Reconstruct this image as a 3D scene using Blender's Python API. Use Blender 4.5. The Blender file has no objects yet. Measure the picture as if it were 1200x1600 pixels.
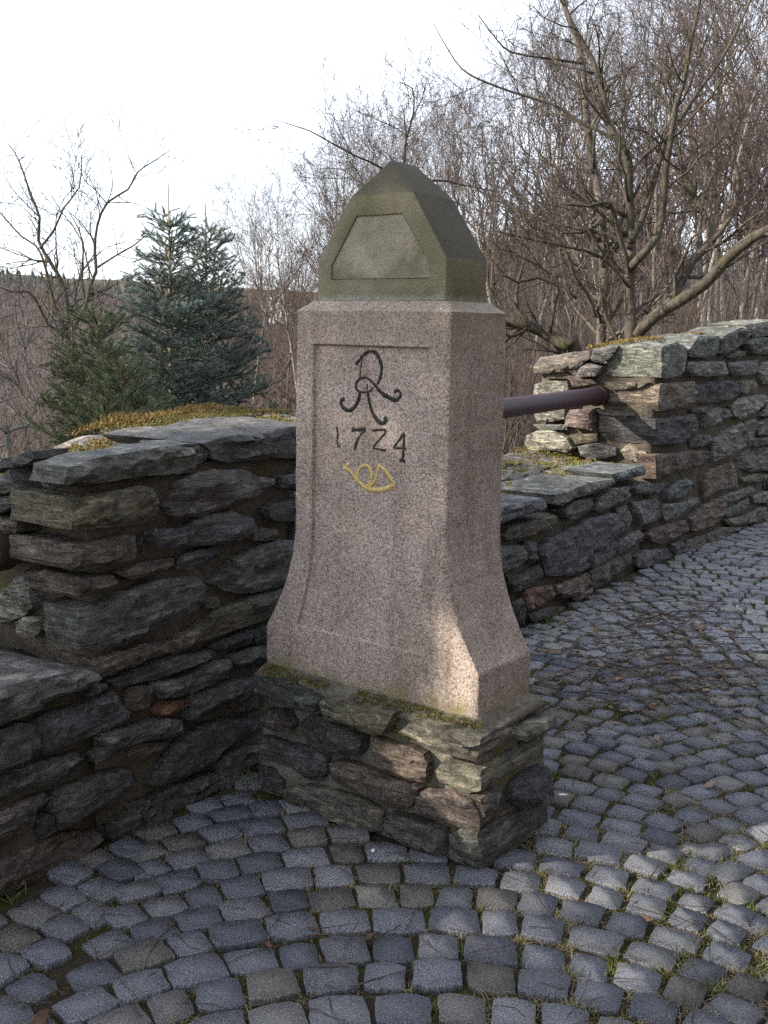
import bpy, bmesh, math, random
import numpy as np
from mathutils import Vector, Matrix, noise
from mathutils.geometry import delaunay_2d_cdt

# ------------------------------------------------------------------ camera, sky, sun, exposure
scene = bpy.context.scene
col = scene.collection
EYE, FPX, PITCH, ROLL = 1.42, 1700.0, 0.17, 0.0178
cF = np.array([0, math.cos(PITCH), -math.sin(PITCH)])
_r0 = np.array([1.0, 0, 0]); _u0 = np.array([0, math.sin(PITCH), math.cos(PITCH)])
cR = math.cos(ROLL) * _r0 + math.sin(ROLL) * _u0
cU = -math.sin(ROLL) * _r0 + math.cos(ROLL) * _u0
cC = np.array([0, 0, EYE])
cam_d = bpy.data.cameras.new('camera'); cam = bpy.data.objects.new('camera', cam_d); col.objects.link(cam)
cam_d.sensor_fit = 'HORIZONTAL'; cam_d.sensor_width = 36.0; cam_d.lens = 36.0 * FPX / 1200.0
cam_d.clip_start = 0.05; cam_d.clip_end = 3000
cam.matrix_world = Matrix(((cR[0], cU[0], -cF[0], 0), (cR[1], cU[1], -cF[1], 0), (cR[2], cU[2], -cF[2], EYE), (0, 0, 0, 1)))
scene.camera = cam
scene.cycles.use_denoising = False
scene.cycles.max_bounces = 5; scene.cycles.diffuse_bounces = 3; scene.cycles.sample_clamp_indirect = 4.0

SUN_DIR = Vector((-0.95, -0.22, 0.0)).normalized()
SUN_EL = math.radians(25)
SUN = Vector((SUN_DIR.x * math.cos(SUN_EL), SUN_DIR.y * math.cos(SUN_EL), math.sin(SUN_EL)))
world = bpy.data.worlds.new('World'); scene.world = world; world.use_nodes = True
wnt = world.node_tree; wnt.nodes.clear()
sky = wnt.nodes.new('ShaderNodeTexSky'); sky.sky_type = 'NISHITA'; sky.sun_disc = False
sky.sun_elevation = SUN_EL; sky.sun_rotation = math.atan2(SUN.x, SUN.y)
sky.altitude = 300; sky.air_density = 1.0; sky.dust_density = 1.5; sky.ozone_density = 1.0
bgn = wnt.nodes.new('ShaderNodeBackground'); bgn.inputs['Strength'].default_value = 0.14
wout = wnt.nodes.new('ShaderNodeOutputWorld')
# thin, milky high cloud drawn over the clear sky, all round
wtc = wnt.nodes.new('ShaderNodeTexCoord'); wmp = wnt.nodes.new('ShaderNodeMapping'); wmp.inputs['Scale'].default_value = (1.0, 1.0, 2.2)
wno = wnt.nodes.new('ShaderNodeTexNoise'); wno.inputs['Scale'].default_value = 1.6; wno.inputs['Detail'].default_value = 6; wno.inputs['Roughness'].default_value = .55
wrm = wnt.nodes.new('ShaderNodeMapRange'); wrm.inputs[1].default_value = .35; wrm.inputs[2].default_value = .65; wrm.inputs[3].default_value = .50; wrm.inputs[4].default_value = .82
wmx = wnt.nodes.new('ShaderNodeMix'); wmx.data_type = 'RGBA'; wmx.inputs[7].default_value = (5.7, 6.1, 6.9, 1)
wnt.links.new(wtc.outputs['Generated'], wmp.inputs[0]); wnt.links.new(wmp.outputs[0], wno.inputs['Vector']); wnt.links.new(wno.outputs[0], wrm.inputs[0]); wnt.links.new(wrm.outputs[0], wmx.inputs[0])
wnt.links.new(sky.outputs[0], wmx.inputs[6]); wnt.links.new(wmx.outputs[2], bgn.inputs[0]); wnt.links.new(bgn.outputs[0], wout.inputs[0])
sun_d = bpy.data.lights.new('sun', 'SUN'); sun_d.energy = 3.9; sun_d.angle = math.radians(0.53); sun_d.color = (1.0, 0.92, 0.80)
sun = bpy.data.objects.new('sun', sun_d); col.objects.link(sun)
sun.rotation_euler = SUN.to_track_quat('Z', 'Y').to_euler(); sun.location = (-6, -4, 8)
vs = scene.view_settings
vs.view_transform = 'Standard'; vs.look = 'None'; vs.exposure = 1.28; vs.gamma = 1.0; vs.use_curve_mapping = False

# ------------------------------------------------------------------ frames
def ray(x, y): return cF + cR * (x - 600) / FPX + cU * (800 - y) / FPX
def at(x, y, Y):
    d = ray(x, y); return cC + d * (Y / d[1])
def onz(x, y, z=0.0):
    d = ray(x, y); return cC + d * ((z - EYE) / d[2])
def onplane(x, y, P, n):
    d = ray(x, y); return cC + d * (((P - cC) @ n) / (d @ n))
def project(P):
    d = np.asarray(P) - cC; z = d @ cF
    return 600 + FPX * (d @ cR) / z, 800 - FPX * (d @ cU) / z, z
UP = np.array([0, 0, 1.0])
ANG = 0.6491                                     # heading of the milestone
PW = np.array([math.sin(ANG), math.cos(ANG), 0]); PN = np.array([math.cos(ANG), -math.sin(ANG), 0]); PO = np.array([.0356, 3.1135, 0])
def mp(n, w, z): return PO + PN * n + PW * w + UP * z
WD = np.array([.5388, .8424, 0]); WD /= np.linalg.norm(WD)   # wall line
WM = np.array([WD[1], -WD[0], 0]); W0 = np.array([.214, 4.315, 0])
def wp(s, m, z): return W0 + WD * s + WM * m + UP * z
BEND = math.radians(5.0); S_BEND = 2.56
_ca, _sa = math.cos(-BEND), math.sin(-BEND)
VD = np.array([WD[0] * _ca - WD[1] * _sa, WD[0] * _sa + WD[1] * _ca, 0]); VM = np.array([VD[1], -VD[0], 0]); V0 = wp(S_BEND, 0, 0)
def vp(s, m, z): return V0 + VD * s + VM * m + UP * z

# ------------------------------------------------------------------ object helpers
def link(o, parent=None):
    col.objects.link(o)
    if parent is not None: o.parent = parent
    return o
def tag(o, label=None, cat=None, group=None, kind=None):
    if label: o['label'] = label
    if cat: o['category'] = cat
    if group: o['group'] = group
    if kind: o['kind'] = kind
    return o
def empty(name, loc, label, cat, group=None):
    o = bpy.data.objects.new(name, None); o.empty_display_size = 0.1; link(o); o.location = Vector(loc)
    return tag(o, label, cat, group)
def mesh_from(name, verts, faces, smooth=True, sharp=None):
    me = bpy.data.meshes.new(name)
    me.from_pydata([tuple(map(float, v)) for v in verts], [], faces)
    if smooth:
        me.polygons.foreach_set('use_smooth', [True] * len(me.polygons))
        if sharp is not None: me.set_sharp_from_angle(angle=sharp)
    me.update(); return me
def np_mesh(name, verts, faces, smooth=True):
    """verts (n,3) array, faces list of (m,k) int arrays"""
    me = bpy.data.meshes.new(name)
    verts = np.ascontiguousarray(verts, dtype=np.float32)
    me.vertices.add(len(verts)); me.vertices.foreach_set('co', verts.ravel())
    loops = np.concatenate([f.ravel() for f in faces]).astype(np.int32)
    sizes = np.concatenate([np.full(len(f), f.shape[1], dtype=np.int32) for f in faces])
    starts = np.concatenate([[0], np.cumsum(sizes)[:-1]]).astype(np.int32)
    me.loops.add(len(loops)); me.loops.foreach_set('vertex_index', loops)
    me.polygons.add(len(sizes)); me.polygons.foreach_set('loop_start', starts)
    if smooth: me.polygons.foreach_set('use_smooth', np.ones(len(sizes), dtype=bool))
    me.update(calc_edges=True); me.validate(); return me
def place(name, me, mat, parent=None, color=None, world_verts=True):
    """link a mesh whose vertices are world coordinates; its origin moves to its centre"""
    o = bpy.data.objects.new(name, me)
    if mat is not None: me.materials.append(mat)
    link(o, parent)
    base = parent.location if parent is not None else Vector((0, 0, 0))
    if parent is not None and parent.parent is not None: base = base + parent.parent.location
    if world_verts:
        n = len(me.vertices); co = np.empty(n * 3, dtype=np.float32); me.vertices.foreach_get('co', co); co = co.reshape(-1, 3)
        c = (co.min(0) + co.max(0)) / 2; c[2] = co[:, 2].min()
        me.vertices.foreach_set('co', (co - c).ravel()); me.update()
        o.location = Vector(c.tolist()) - base
    if color: o.color = (*color, 1)
    return o

# ------------------------------------------------------------------ material helpers
def new_mat(name):
    m = bpy.data.materials.new(name); m.use_nodes = True
    nt = m.node_tree; nt.nodes.clear()
    out = nt.nodes.new('ShaderNodeOutputMaterial'); b = nt.nodes.new('ShaderNodeBsdfPrincipled')
    nt.links.new(b.outputs[0], out.inputs[0])
    return m, nt, b
def nd(nt, t, ins=None, **props):
    n = nt.nodes.new(t)
    for k, v in props.items(): setattr(n, k, v)
    for k, v in (ins or {}).items():
        if isinstance(v, bpy.types.NodeSocket): nt.links.new(v, n.inputs[k])
        else: n.inputs[k].default_value = v
    return n
def ramp(nt, fac, stops, interp='LINEAR'):
    n = nt.nodes.new('ShaderNodeValToRGB'); n.color_ramp.interpolation = interp
    e = n.color_ramp.elements
    while len(e) < len(stops): e.new(0.5)
    for i, (p, c) in enumerate(stops):
        e[i].position = p; e[i].color = (*c, 1) if len(c) == 3 else c
    nt.links.new(fac, n.inputs[0]); return n.outputs[0]
def mix(nt, a, b, fac, mode='MIX'):
    n = nt.nodes.new('ShaderNodeMix'); n.data_type = 'RGBA'; n.blend_type = mode
    for sock, v in ((n.inputs[0], fac), (n.inputs[6], a), (n.inputs[7], b)):
        if isinstance(v, bpy.types.NodeSocket): nt.links.new(v, sock)
        elif isinstance(v, (int, float)): sock.default_value = v
        else: sock.default_value = (*v, 1)
    return n.outputs[2]
def coords(nt, scale=(1, 1, 1), rand=True, kind='Object'):
    tc = nt.nodes.new('ShaderNodeTexCoord'); v = tc.outputs[kind]
    if rand:
        oi = nt.nodes.new('ShaderNodeObjectInfo')
        mul = nd(nt, 'ShaderNodeMath', {0: oi.outputs['Random'], 1: 57.0}, operation='MULTIPLY')
        v = nd(nt, 'ShaderNodeVectorMath', {0: v, 1: mul.outputs[0]}, operation='ADD').outputs[0]
    if scale != (1, 1, 1):
        v = nd(nt, 'ShaderNodeVectorMath', {0: v, 1: scale}, operation='MULTIPLY').outputs[0]
    return v
def noi(nt, v, scale, detail=4, rough=0.6, dist=0.0):
    return nd(nt, 'ShaderNodeTexNoise', {'Vector': v, 'Scale': scale, 'Detail': detail, 'Roughness': rough, 'Distortion': dist}).outputs[0]
def bump(nt, b, h, strength, dist, normal=None):
    n = nd(nt, 'ShaderNodeBump', {'Height': h, 'Strength': strength, 'Distance': dist})
    if normal is not None: nt.links.new(normal, n.inputs['Normal'])
    nt.links.new(n.outputs[0], b.inputs['Normal']); return n.outputs[0]
def setb(b, color, rough, spec=0.3):
    if isinstance(color, bpy.types.NodeSocket): b.id_data.links.new(color, b.inputs['Base Color'])
    else: b.inputs['Base Color'].default_value = (*color, 1)
    if isinstance(rough, bpy.types.NodeSocket): b.id_data.links.new(rough, b.inputs['Roughness'])
    else: b.inputs['Roughness'].default_value = rough
    b.inputs['Specular IOR Level'].default_value = spec

def m_granite():
    m, nt, b = new_mat('pink_granite'); v = coords(nt, rand=False)
    g = nd(nt, 'ShaderNodeTexVoronoi', {'Vector': v, 'Scale': 265.0, 'Randomness': 1.0}); gc = nd(nt, 'ShaderNodeSeparateColor', {0: g.outputs['Color']})
    grain = ramp(nt, gc.outputs[0], [(0.0, (.055, .045, .038)), (.12, (.14, .105, .088)), (.3, (.30, .235, .195)), (.62, (.43, .34, .285)), (.9, (.57, .485, .42)), (1, (.66, .60, .54))])
    g2 = nd(nt, 'ShaderNodeTexVoronoi', {'Vector': v, 'Scale': 480.0}); g2c = nd(nt, 'ShaderNodeSeparateColor', {0: g2.outputs['Color']})
    c = mix(nt, grain, ramp(nt, g2c.outputs[1], [(0, (.16, .13, .12)), (.35, (.36, .28, .25)), (1, (.55, .45, .40))]), .35)
    big = noi(nt, v, 3.2, 5, .6)
    c = mix(nt, c, (.58, .555, .49), ramp(nt, big, [(.38, (0, 0, 0)), (.66, (.6, .6, .6))]), 'MULTIPLY')
    c = mix(nt, c, (.60, .57, .52), ramp(nt, noi(nt, nd(nt, 'ShaderNodeVectorMath', {0: v, 1: (22, 22, 1.6)}, operation='MULTIPLY').outputs[0], 1.0, 6, .7), [(.5, (0, 0, 0)), (.72, (.8, .8, .8))]), 'MULTIPLY')
    # grime running down from the cap and lichen round the foot
    sep = nd(nt, 'ShaderNodeSeparateXYZ', {0: v}); st = noi(nt, nd(nt, 'ShaderNodeVectorMath', {0: v, 1: (14, 14, 2.0)}, operation='MULTIPLY').outputs[0], 1.0, 5, .65)
    hi = nd(nt, 'ShaderNodeMapRange', {0: sep.outputs[2], 1: .66, 2: 1.08, 3: 0.0, 4: 1.0}); top = nd(nt, 'ShaderNodeMath', {0: hi.outputs[0], 1: st}, operation='MULTIPLY')
    c = mix(nt, c, (.21, .19, .135), ramp(nt, top.outputs[0], [(.28, (0, 0, 0)), (.75, (.6, .6, .6))]))
    lo = nd(nt, 'ShaderNodeMapRange', {0: sep.outputs[2], 1: .16, 2: -.02, 3: 0.0, 4: 1.0}); ln = noi(nt, v, 20, 6, .7); lm = nd(nt, 'ShaderNodeMath', {0: lo.outputs[0], 1: ln}, operation='MULTIPLY')
    c = mix(nt, c, (.19, .155, .05), ramp(nt, lm.outputs[0], [(.30, (0, 0, 0)), (.52, (.75, .75, .75))]))
    setb(b, c, .86, .25)
    h = mix(nt, gc.outputs[1], noi(nt, v, 60, 5, .7), .6)
    bump(nt, b, h, .55, .004)
    return m
def m_sandstone(name, base, green, amount, foot=.8):
    m, nt, b = new_mat(name); v = coords(nt, rand=False)
    n1 = noi(nt, v, 7, 6, .62); n2 = noi(nt, v, 260, 3, .6)
    c = mix(nt, base, tuple(x * .72 for x in base), n2)
    c = mix(nt, c, green, ramp(nt, n1, [(.5 - amount * .45, (0, 0, 0)), (.72 - amount * .3, (1, 1, 1))]))
    c = mix(nt, c, (.075, .07, .05), ramp(nt, noi(nt, v, 15, 7, .7), [(.56, (0, 0, 0)), (.78, (.45, .45, .45))]))
    sep = nd(nt, 'ShaderNodeSeparateXYZ', {0: v})
    lo = nd(nt, 'ShaderNodeMapRange', {0: sep.outputs[2], 1: .035, 2: .0, 3: 0.0, 4: 1.0}); lm = nd(nt, 'ShaderNodeMath', {0: lo.outputs[0], 1: noi(nt, v, 45, 5, .7)}, operation='MULTIPLY')
    c = mix(nt, c, (.36, .37, .33), ramp(nt, lm.outputs[0], [(.2, (0, 0, 0)), (.45, (foot, foot, foot))]))
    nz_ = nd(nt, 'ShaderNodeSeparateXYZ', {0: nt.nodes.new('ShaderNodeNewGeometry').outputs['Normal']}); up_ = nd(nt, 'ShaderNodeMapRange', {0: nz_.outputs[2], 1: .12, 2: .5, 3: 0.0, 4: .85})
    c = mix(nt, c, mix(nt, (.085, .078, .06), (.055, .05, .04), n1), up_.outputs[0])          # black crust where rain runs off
    setb(b, c, .92, .2)
    # fine tooling strokes of the mason
    tool = nd(nt, 'ShaderNodeTexWave', {'Vector': nd(nt, 'ShaderNodeVectorMath', {0: v, 1: (1, 1, .22)}, operation='MULTIPLY').outputs[0], 'Scale': 150.0, 'Distortion': 3.5, 'Detail': 2.0}, wave_type='BANDS', bands_direction='DIAGONAL').outputs[1]
    bump(nt, b, mix(nt, tool, noi(nt, v, 90, 7, .78), .93), .8, .006)
    return m
def m_schist():
    m, nt, b = new_mat('schist'); v = coords(nt); vl = coords(nt, (2.2, 2.2, 12))
    oi = nt.nodes.new('ShaderNodeObjectInfo')
    n1 = noi(nt, vl, 6, 9, .72, .7); n2 = noi(nt, v, 75, 6, .75); n3 = noi(nt, v, 16, 7, .7)
    c = mix(nt, oi.outputs['Color'], ramp(nt, n1, [(.36, (.28, .28, .29)), (.47, (.8, .79, .78)), (.55, (1.35, 1.31, 1.26)), (.66, (2.8, 2.7, 2.5))]), 1.0, 'MULTIPLY')
    c = mix(nt, c, (.045, .042, .034), ramp(nt, n3, [(.50, (0, 0, 0)), (.66, (.75, .75, .75))]))                   # dark weathering crust
    c = mix(nt, c, (.31, .30, .275), ramp(nt, n2, [(.54, (0, 0, 0)), (.66, (.75, .75, .75))]))                         # pale lichen and quartz
    c = mix(nt, c, (.15, .088, .052), ramp(nt, noi(nt, v, 9, 5, .6), [(.58, (0, 0, 0)), (.74, (.45, .45, .45))]))   # rusty bands
    setb(b, c, ramp(nt, n2, [(.3, (.5, .5, .5)), (.7, (.9, .9, .9))]), .35)
    h = mix(nt, mix(nt, n1, n3, .35), n2, .35)
    bump(nt, b, h, 1.0, .07)
    return m
def m_mortar(name='mortar', base=(.13, .115, .09), moss=.0):
    m, nt, b = new_mat(name); v = coords(nt, rand=False)
    n1 = noi(nt, v, 12, 8, .7); n2 = noi(nt, v, 160, 4, .7)
    c = mix(nt, base, tuple(x * .42 for x in base), ramp(nt, n1, [(.35, (0, 0, 0)), (.65, (1, 1, 1))]))
    c = mix(nt, c, tuple(min(1, x * 2.0) for x in base), ramp(nt, n2, [(.58, (0, 0, 0)), (.75, (.8, .8, .8))]))
    if moss: c = mix(nt, c, (.16, .14, .025), ramp(nt, noi(nt, v, 6, 6, .65), [(.62 - moss * .2, (0, 0, 0)), (.72 - moss * .1, (.85, .85, .85))]))
    setb(b, c, .95, .15)
    bump(nt, b, mix(nt, n1, n2, .4), .9, .02)
    return m
def m_sett():
    m, nt, b = new_mat('sett_granite'); v = coords(nt)
    oi = nt.nodes.new('ShaderNodeObjectInfo')
    g = nd(nt, 'ShaderNodeTexVoronoi', {'Vector': v, 'Scale': 150.0}); gs = nd(nt, 'ShaderNodeSeparateColor', {0: g.outputs['Color']})
    gr = ramp(nt, gs.outputs[0], [(0, (.3, .3, .32)), (.25, (.75, .75, .78)), (.7, (1.5, 1.5, 1.53)), (.9, (2.4, 2.4, 2.45)), (1, (3.4, 3.4, 3.4))])
    c = mix(nt, oi.outputs['Color'], gr, 1.0, 'MULTIPLY')
    c = mix(nt, c, (.5, .49, .47), ramp(nt, noi(nt, v, 22, 6, .7), [(.42, (0, 0, 0)), (.7, (.85, .85, .85))]), 'MULTIPLY')
    sep = nd(nt, 'ShaderNodeSeparateXYZ', {0: nt.nodes.new('ShaderNodeTexCoord').outputs['Object']})
    edge = nd(nt, 'ShaderNodeMapRange', {0: sep.outputs[2], 1: -.006, 2: -.028, 3: 0.0, 4: 1.0})
    c = mix(nt, c, (.05, .045, .03), edge.outputs[0])
    setb(b, c, ramp(nt, noi(nt, v, 50, 3, .6), [(.35, (.72, .72, .72)), (.7, (.92, .92, .92))]), .3)
    bump(nt, b, mix(nt, noi(nt, v, 30, 7, .75), gs.outputs[1], .3), 1.0, .010)
    return m
def m_bed():
    m, nt, b = new_mat('joint_soil'); v = coords(nt, rand=False)
    c = mix(nt, (.034, .028, .020), (.085, .067, .047), noi(nt, v, 60, 6, .7))
    c = mix(nt, c, (.055, .062, .014), ramp(nt, noi(nt, v, 5.5, 6, .65), [(.48, (0, 0, 0)), (.6, (.85, .85, .85))]))
    c = mix(nt, c, (.12, .095, .055), ramp(nt, noi(nt, v, 170, 3, .7), [(.6, (0, 0, 0)), (.72, (.8, .8, .8))]))
    setb(b, c, .97, .1); bump(nt, b, noi(nt, v, 140, 6, .75), 1.0, .012)
    return m
def m_terrain():
    m, nt, b = new_mat('leafy_ground'); v = coords(nt, rand=False)
    c = mix(nt, (.075, .058, .042), (.14, .11, .08), noi(nt, v, 1.2, 8, .7))
    c = mix(nt, c, (.07, .072, .03), ramp(nt, noi(nt, v, .22, 5, .6), [(.5, (0, 0, 0)), (.68, (.6, .6, .6))]))
    setb(b, c, .97, .1); bump(nt, b, noi(nt, v, 8, 8, .7), .8, .1)
    return m
def m_bark(name, dark, light, moss=None):
    m, nt, b = new_mat(name); v = coords(nt, (1, 1, .25))
    n1 = noi(nt, v, 30, 7, .7)
    c = mix(nt, dark, light, ramp(nt, n1, [(.35, (0, 0, 0)), (.66, (1, 1, 1))]))
    if moss: c = mix(nt, c, moss, ramp(nt, noi(nt, coords(nt), 6, 5, .6), [(.5, (0, 0, 0)), (.66, (.7, .7, .7))]))
    setb(b, c, .92, .2); bump(nt, b, n1, .8, .015)
    return m
def m_plain(name, c1, c2, scale, rough=.9, spec=.2, bmp=0.0):
    m, nt, b = new_mat(name); v = coords(nt)
    n1 = noi(nt, v, scale, 5, .65)
    setb(b, mix(nt, c1, c2, ramp(nt, n1, [(.35, (0, 0, 0)), (.65, (1, 1, 1))])), rough, spec)
    if bmp: bump(nt, b, n1, .8, bmp)
    return m
def m_leafy(name, c1, c2, scale, transl=.0):
    m, nt, b = new_mat(name); v = coords(nt)
    geo = nt.nodes.new('ShaderNodeNewGeometry')
    f = nd(nt, 'ShaderNodeMath', {0: geo.outputs['Random Per Island'], 1: noi(nt, v, scale, 3, .6)}, operation='ADD')
    f = nd(nt, 'ShaderNodeMath', {0: f.outputs[0], 1: .5}, operation='MULTIPLY')
    setb(b, mix(nt, c1, c2, ramp(nt, f.outputs[0], [(.25, (0, 0, 0)), (.75, (1, 1, 1))])), .75, .25)
    if transl: b.inputs['Transmission Weight'].default_value = 0.0
    return m
M = dict(
    granite=m_granite(), cap=m_sandstone('mossy_sandstone', (.34, .30, .22), (.19, .172, .105), .6), cappanel=m_sandstone('pale_sandstone', (.44, .385, .295), (.19, .172, .11), .25, 0.0),
    schist=m_schist(), mortar=m_mortar('mortar', (.145, .124, .095), .12), lightmortar=m_mortar('light_mortar', (.23, .205, .165), .35), sett=m_sett(), bed=m_bed(), terrain=m_terrain(),
    black=m_plain('black_paint', (.009, .009, .010), (.04, .037, .034), 110, .75, .3, .002), gold=m_plain('gold_paint', (.66, .48, .16), (.46, .33, .11), 90, .6, .4, .002),
    pipe=m_plain('maroon_paint', (.062, .032, .042), (.048, .026, .033), 30, .58, .3, .001), rust=m_plain('dark_collar', (.035, .022, .020), (.06, .036, .028), 60, .9),
    moss=m_leafy('golden_moss', (.15, .095, .028), (.22, .165, .05), 9), mossg=m_leafy('green_moss', (.085, .075, .02), (.17, .14, .038), 9),
    grass=m_leafy('joint_grass', (.05, .085, .018), (.115, .125, .03), 5), straw=m_leafy('dry_grass', (.17, .14, .075), (.30, .25, .14), 5),
    bark_apple=m_bark('lichened_bark', (.035, .028, .022), (.115, .098, .078), (.082, .078, .036)), bark_grey=m_bark('grey_bark', (.060, .050, .042), (.165, .142, .118)),
    bark_pale=m_bark('pale_bark', (.10, .085, .068), (.34, .31, .26)), bark_dark=m_bark('dark_bark', (.028, .023, .018), (.085, .068, .052), (.075, .075, .03)),
    twig=m_bark('twig_bark', (.038, .030, .025), (.098, .080, .067)), twig_red=m_bark('purple_twig_bark', (.052, .039, .034), (.128, .097, .084)),
    needle_blue=m_leafy('blue_needles', (.062, .092, .076), (.20, .24, .205), 4), needle_green=m_leafy('green_needles', (.075, .098, .045), (.185, .205, .115), 4),
    shoot=m_plain('shoot_bark', (.16, .12, .075), (.22, .17, .11), 20), leaf=m_plain('dry_leaf', (.16, .085, .045), (.25, .15, .085), 40, .8), leafred=m_plain('rust_leaf', (.085, .045, .032), (.125, .07, .05), 40, .8),
    farwood=m_leafy('far_bare_wood', (.080, .064, .060), (.165, .138, .125), 1), farneedle=m_leafy('far_needles', (.022, .034, .027), (.055, .072, .055), 1),
    shade=m_leafy('shade_needles', (.03, .05, .02), (.07, .09, .04), 3), white=m_plain('white_plaster', (.70, .70, .68), (.62, .62, .60), 3), roof=m_plain('slate_roof', (.07, .07, .08), (.11, .11, .12), 5),
    glass=m_plain('dark_pane', (.03, .035, .04), (.05, .055, .06), 3, .15, .5), pebble=m_plain('white_pebble', (.7, .68, .64), (.6, .58, .55), 60),
)
SLATE = (.072, .071, .070); BLUE = (.098, .101, .110); BROWN = (.105, .087, .068); RED = (.112, .075, .064); LIGHT = (.20, .19, .165); DARK = (.045, .044, .043); OLIVE = (.135, .122, .085); GREY = (.125, .122, .115)

# ------------------------------------------------------------------ rough stones
def poly_area(p): return .5 * sum(p[i][0] * p[(i + 1) % len(p)][1] - p[(i + 1) % len(p)][0] * p[i][1] for i in range(len(p)))
def resample(poly, h, rng, jit):
    out = []
    for i in range(len(poly)):
        a = np.array(poly[i]); b = np.array(poly[(i + 1) % len(poly)]); L = np.linalg.norm(b - a); n = max(1, int(round(L / h)))
        t = np.array([b[1] - a[1], a[0] - b[0]]) / max(L, 1e-9)
        for k in range(n):
            q = a + (b - a) * k / n
            if k: q = q + t * rng.uniform(-jit, jit)
            out.append(q)
    return out
def seg_dist(P, poly):
    A = np.array(poly); B = np.roll(A, -1, 0); d = B - A
    t = np.clip(((P[:, None] - A[None]) * d[None]).sum(2) / np.maximum((d * d).sum(1)[None], 1e-12), 0, 1)
    return np.sqrt((((A[None] + t[..., None] * d[None]) - P[:, None]) ** 2).sum(2)).min(1)
def inside(P, poly):
    A = np.array(poly); B = np.roll(A, -1, 0); r = np.zeros(len(P), bool)
    for a, b in zip(A, B):
        c = ((a[1] > P[:, 1]) != (b[1] > P[:, 1]))
        with np.errstate(divide='ignore', invalid='ignore'): x = (b[0] - a[0]) * (P[:, 1] - a[1]) / (b[1] - a[1] + 1e-15) + a[0]
        r ^= c & (P[:, 0] < x)
    return r
def rock_mesh(poly, O, U, V, Nn, depth, seed, h=.018, rnd=.011, amp=.016, proud=0.0, layer=1.0, tilt=(0, 0)):
    """irregular polygon (in the plane O,U,V) -> closed stone reaching back along -Nn"""
    rng = random.Random(seed)
    if poly_area(poly) < 0: poly = poly[::-1]
    B = resample(poly, h, rng, h * .12); nb = len(B)
    Ba = np.array(B); lo = Ba.min(0); hi = Ba.max(0); c = (lo + hi) / 2
    gx = np.arange(lo[0], hi[0], h); gy = np.arange(lo[1], hi[1], h)
    G = np.array([(x + rng.uniform(-.3, .3) * h, y + rng.uniform(-.3, .3) * h) for x in gx for y in gy]) if len(gx) and len(gy) else np.zeros((0, 2))
    if len(G): G = G[inside(G, B)]
    if len(G): G = G[seg_dist(G, B) > h * .55]
    P2 = np.vstack([Ba, G]) if len(G) else Ba
    vs2, _, fs, *_ = delaunay_2d_cdt([Vector(p.tolist()) for p in P2], [(i, (i + 1) % nb) for i in range(nb)], [], 1, 1e-6)
    vs2 = np.array([tuple(v) for v in vs2])
    if len(vs2) != len(P2): P2 = vs2
    db = seg_dist(P2, B); db[:nb] = 0
    t = np.clip(db / (rnd * 1.6), 0, 1); prof = -rnd * (1 - t) ** 2
    sx = seed * 7.31
    def nz(p, d):
        q = Vector((p[0] * 7 + sx, p[1] * 9 - sx, d * 7)); l = Vector((p[0] * 5 + sx, p[1] * 36, d * 6 + sx)); f = Vector((p[0] * 26, p[1] * 40 + sx, d * 26))
        return noise.noise(q) * amp * 1.3 + layer * (abs(noise.noise(l)) - .2) * amp * 1.5 + (abs(noise.noise(f)) - .2) * amp * .8
    verts = []
    for i, p in enumerate(P2):
        z = prof[i] + nz(p, 0) * (1.0 if i >= nb else .35) + proud + tilt[0] * (p[0] - c[0]) + tilt[1] * (p[1] - c[1])
        verts.append(O + U * p[0] + V * p[1] + Nn * z)
    faces = [tuple(f) for f in fs]
    nring = max(1, min(9, int(depth / .045))); prev = list(range(nb))
    for k in range(1, nring + 1):
        d = depth * k / nring; ring = []
        for i in range(nb):
            p = Ba[i]; e = p - c; e = e / (np.linalg.norm(e) + 1e-9)
            o = nz(p, d) * .8 - .004 * (k == nring)
            q = p + e * o
            ring.append(len(verts)); verts.append(O + U * q[0] + V * q[1] + Nn * (proud - rnd - d))
        for i in range(nb):
            j = (i + 1) % nb; faces.append((prev[j], prev[i], ring[i], ring[j]))
        prev = ring
    faces.append(tuple(reversed(prev)))
    if np.dot(np.cross(U, V), Nn) < 0: faces = [tuple(reversed(f)) for f in faces]
    return verts, faces
_seed = [10]
def stone(parent, poly, O, U, V, Nn, depth, color, mat='schist', name='stone', **kw):
    _seed[0] += 1
    v, f = rock_mesh(poly, O, U, V, Nn, depth, _seed[0], **kw)
    me = mesh_from(name, v, f, True, math.radians(24))
    rr = random.Random(_seed[0]); k = rr.uniform(.8, 1.22) * 1.42
    return place(name, me, M[mat], parent, tuple(min(1, c * k * rr.uniform(.95, 1.05)) for c in color))
TILE = dict(A=(0, 620), B=(200, 620), C=(0, 1000), D=(200, 940), E=(380, 980), F=(600, 980), G=(780, 480), H=(900, 480), I=(780, 760), J=(440, 440))
def px(tile, pts): ox, oy = TILE[tile]; return [(ox + x / 4.0, oy + y / 4.0) for x, y in pts]
def to_plane(pts, O, U, V, Nn): return [(float((q - O) @ U), float((q - O) @ V)) for q in (onplane(x, y, O, Nn) for x, y in pts)]
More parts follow.
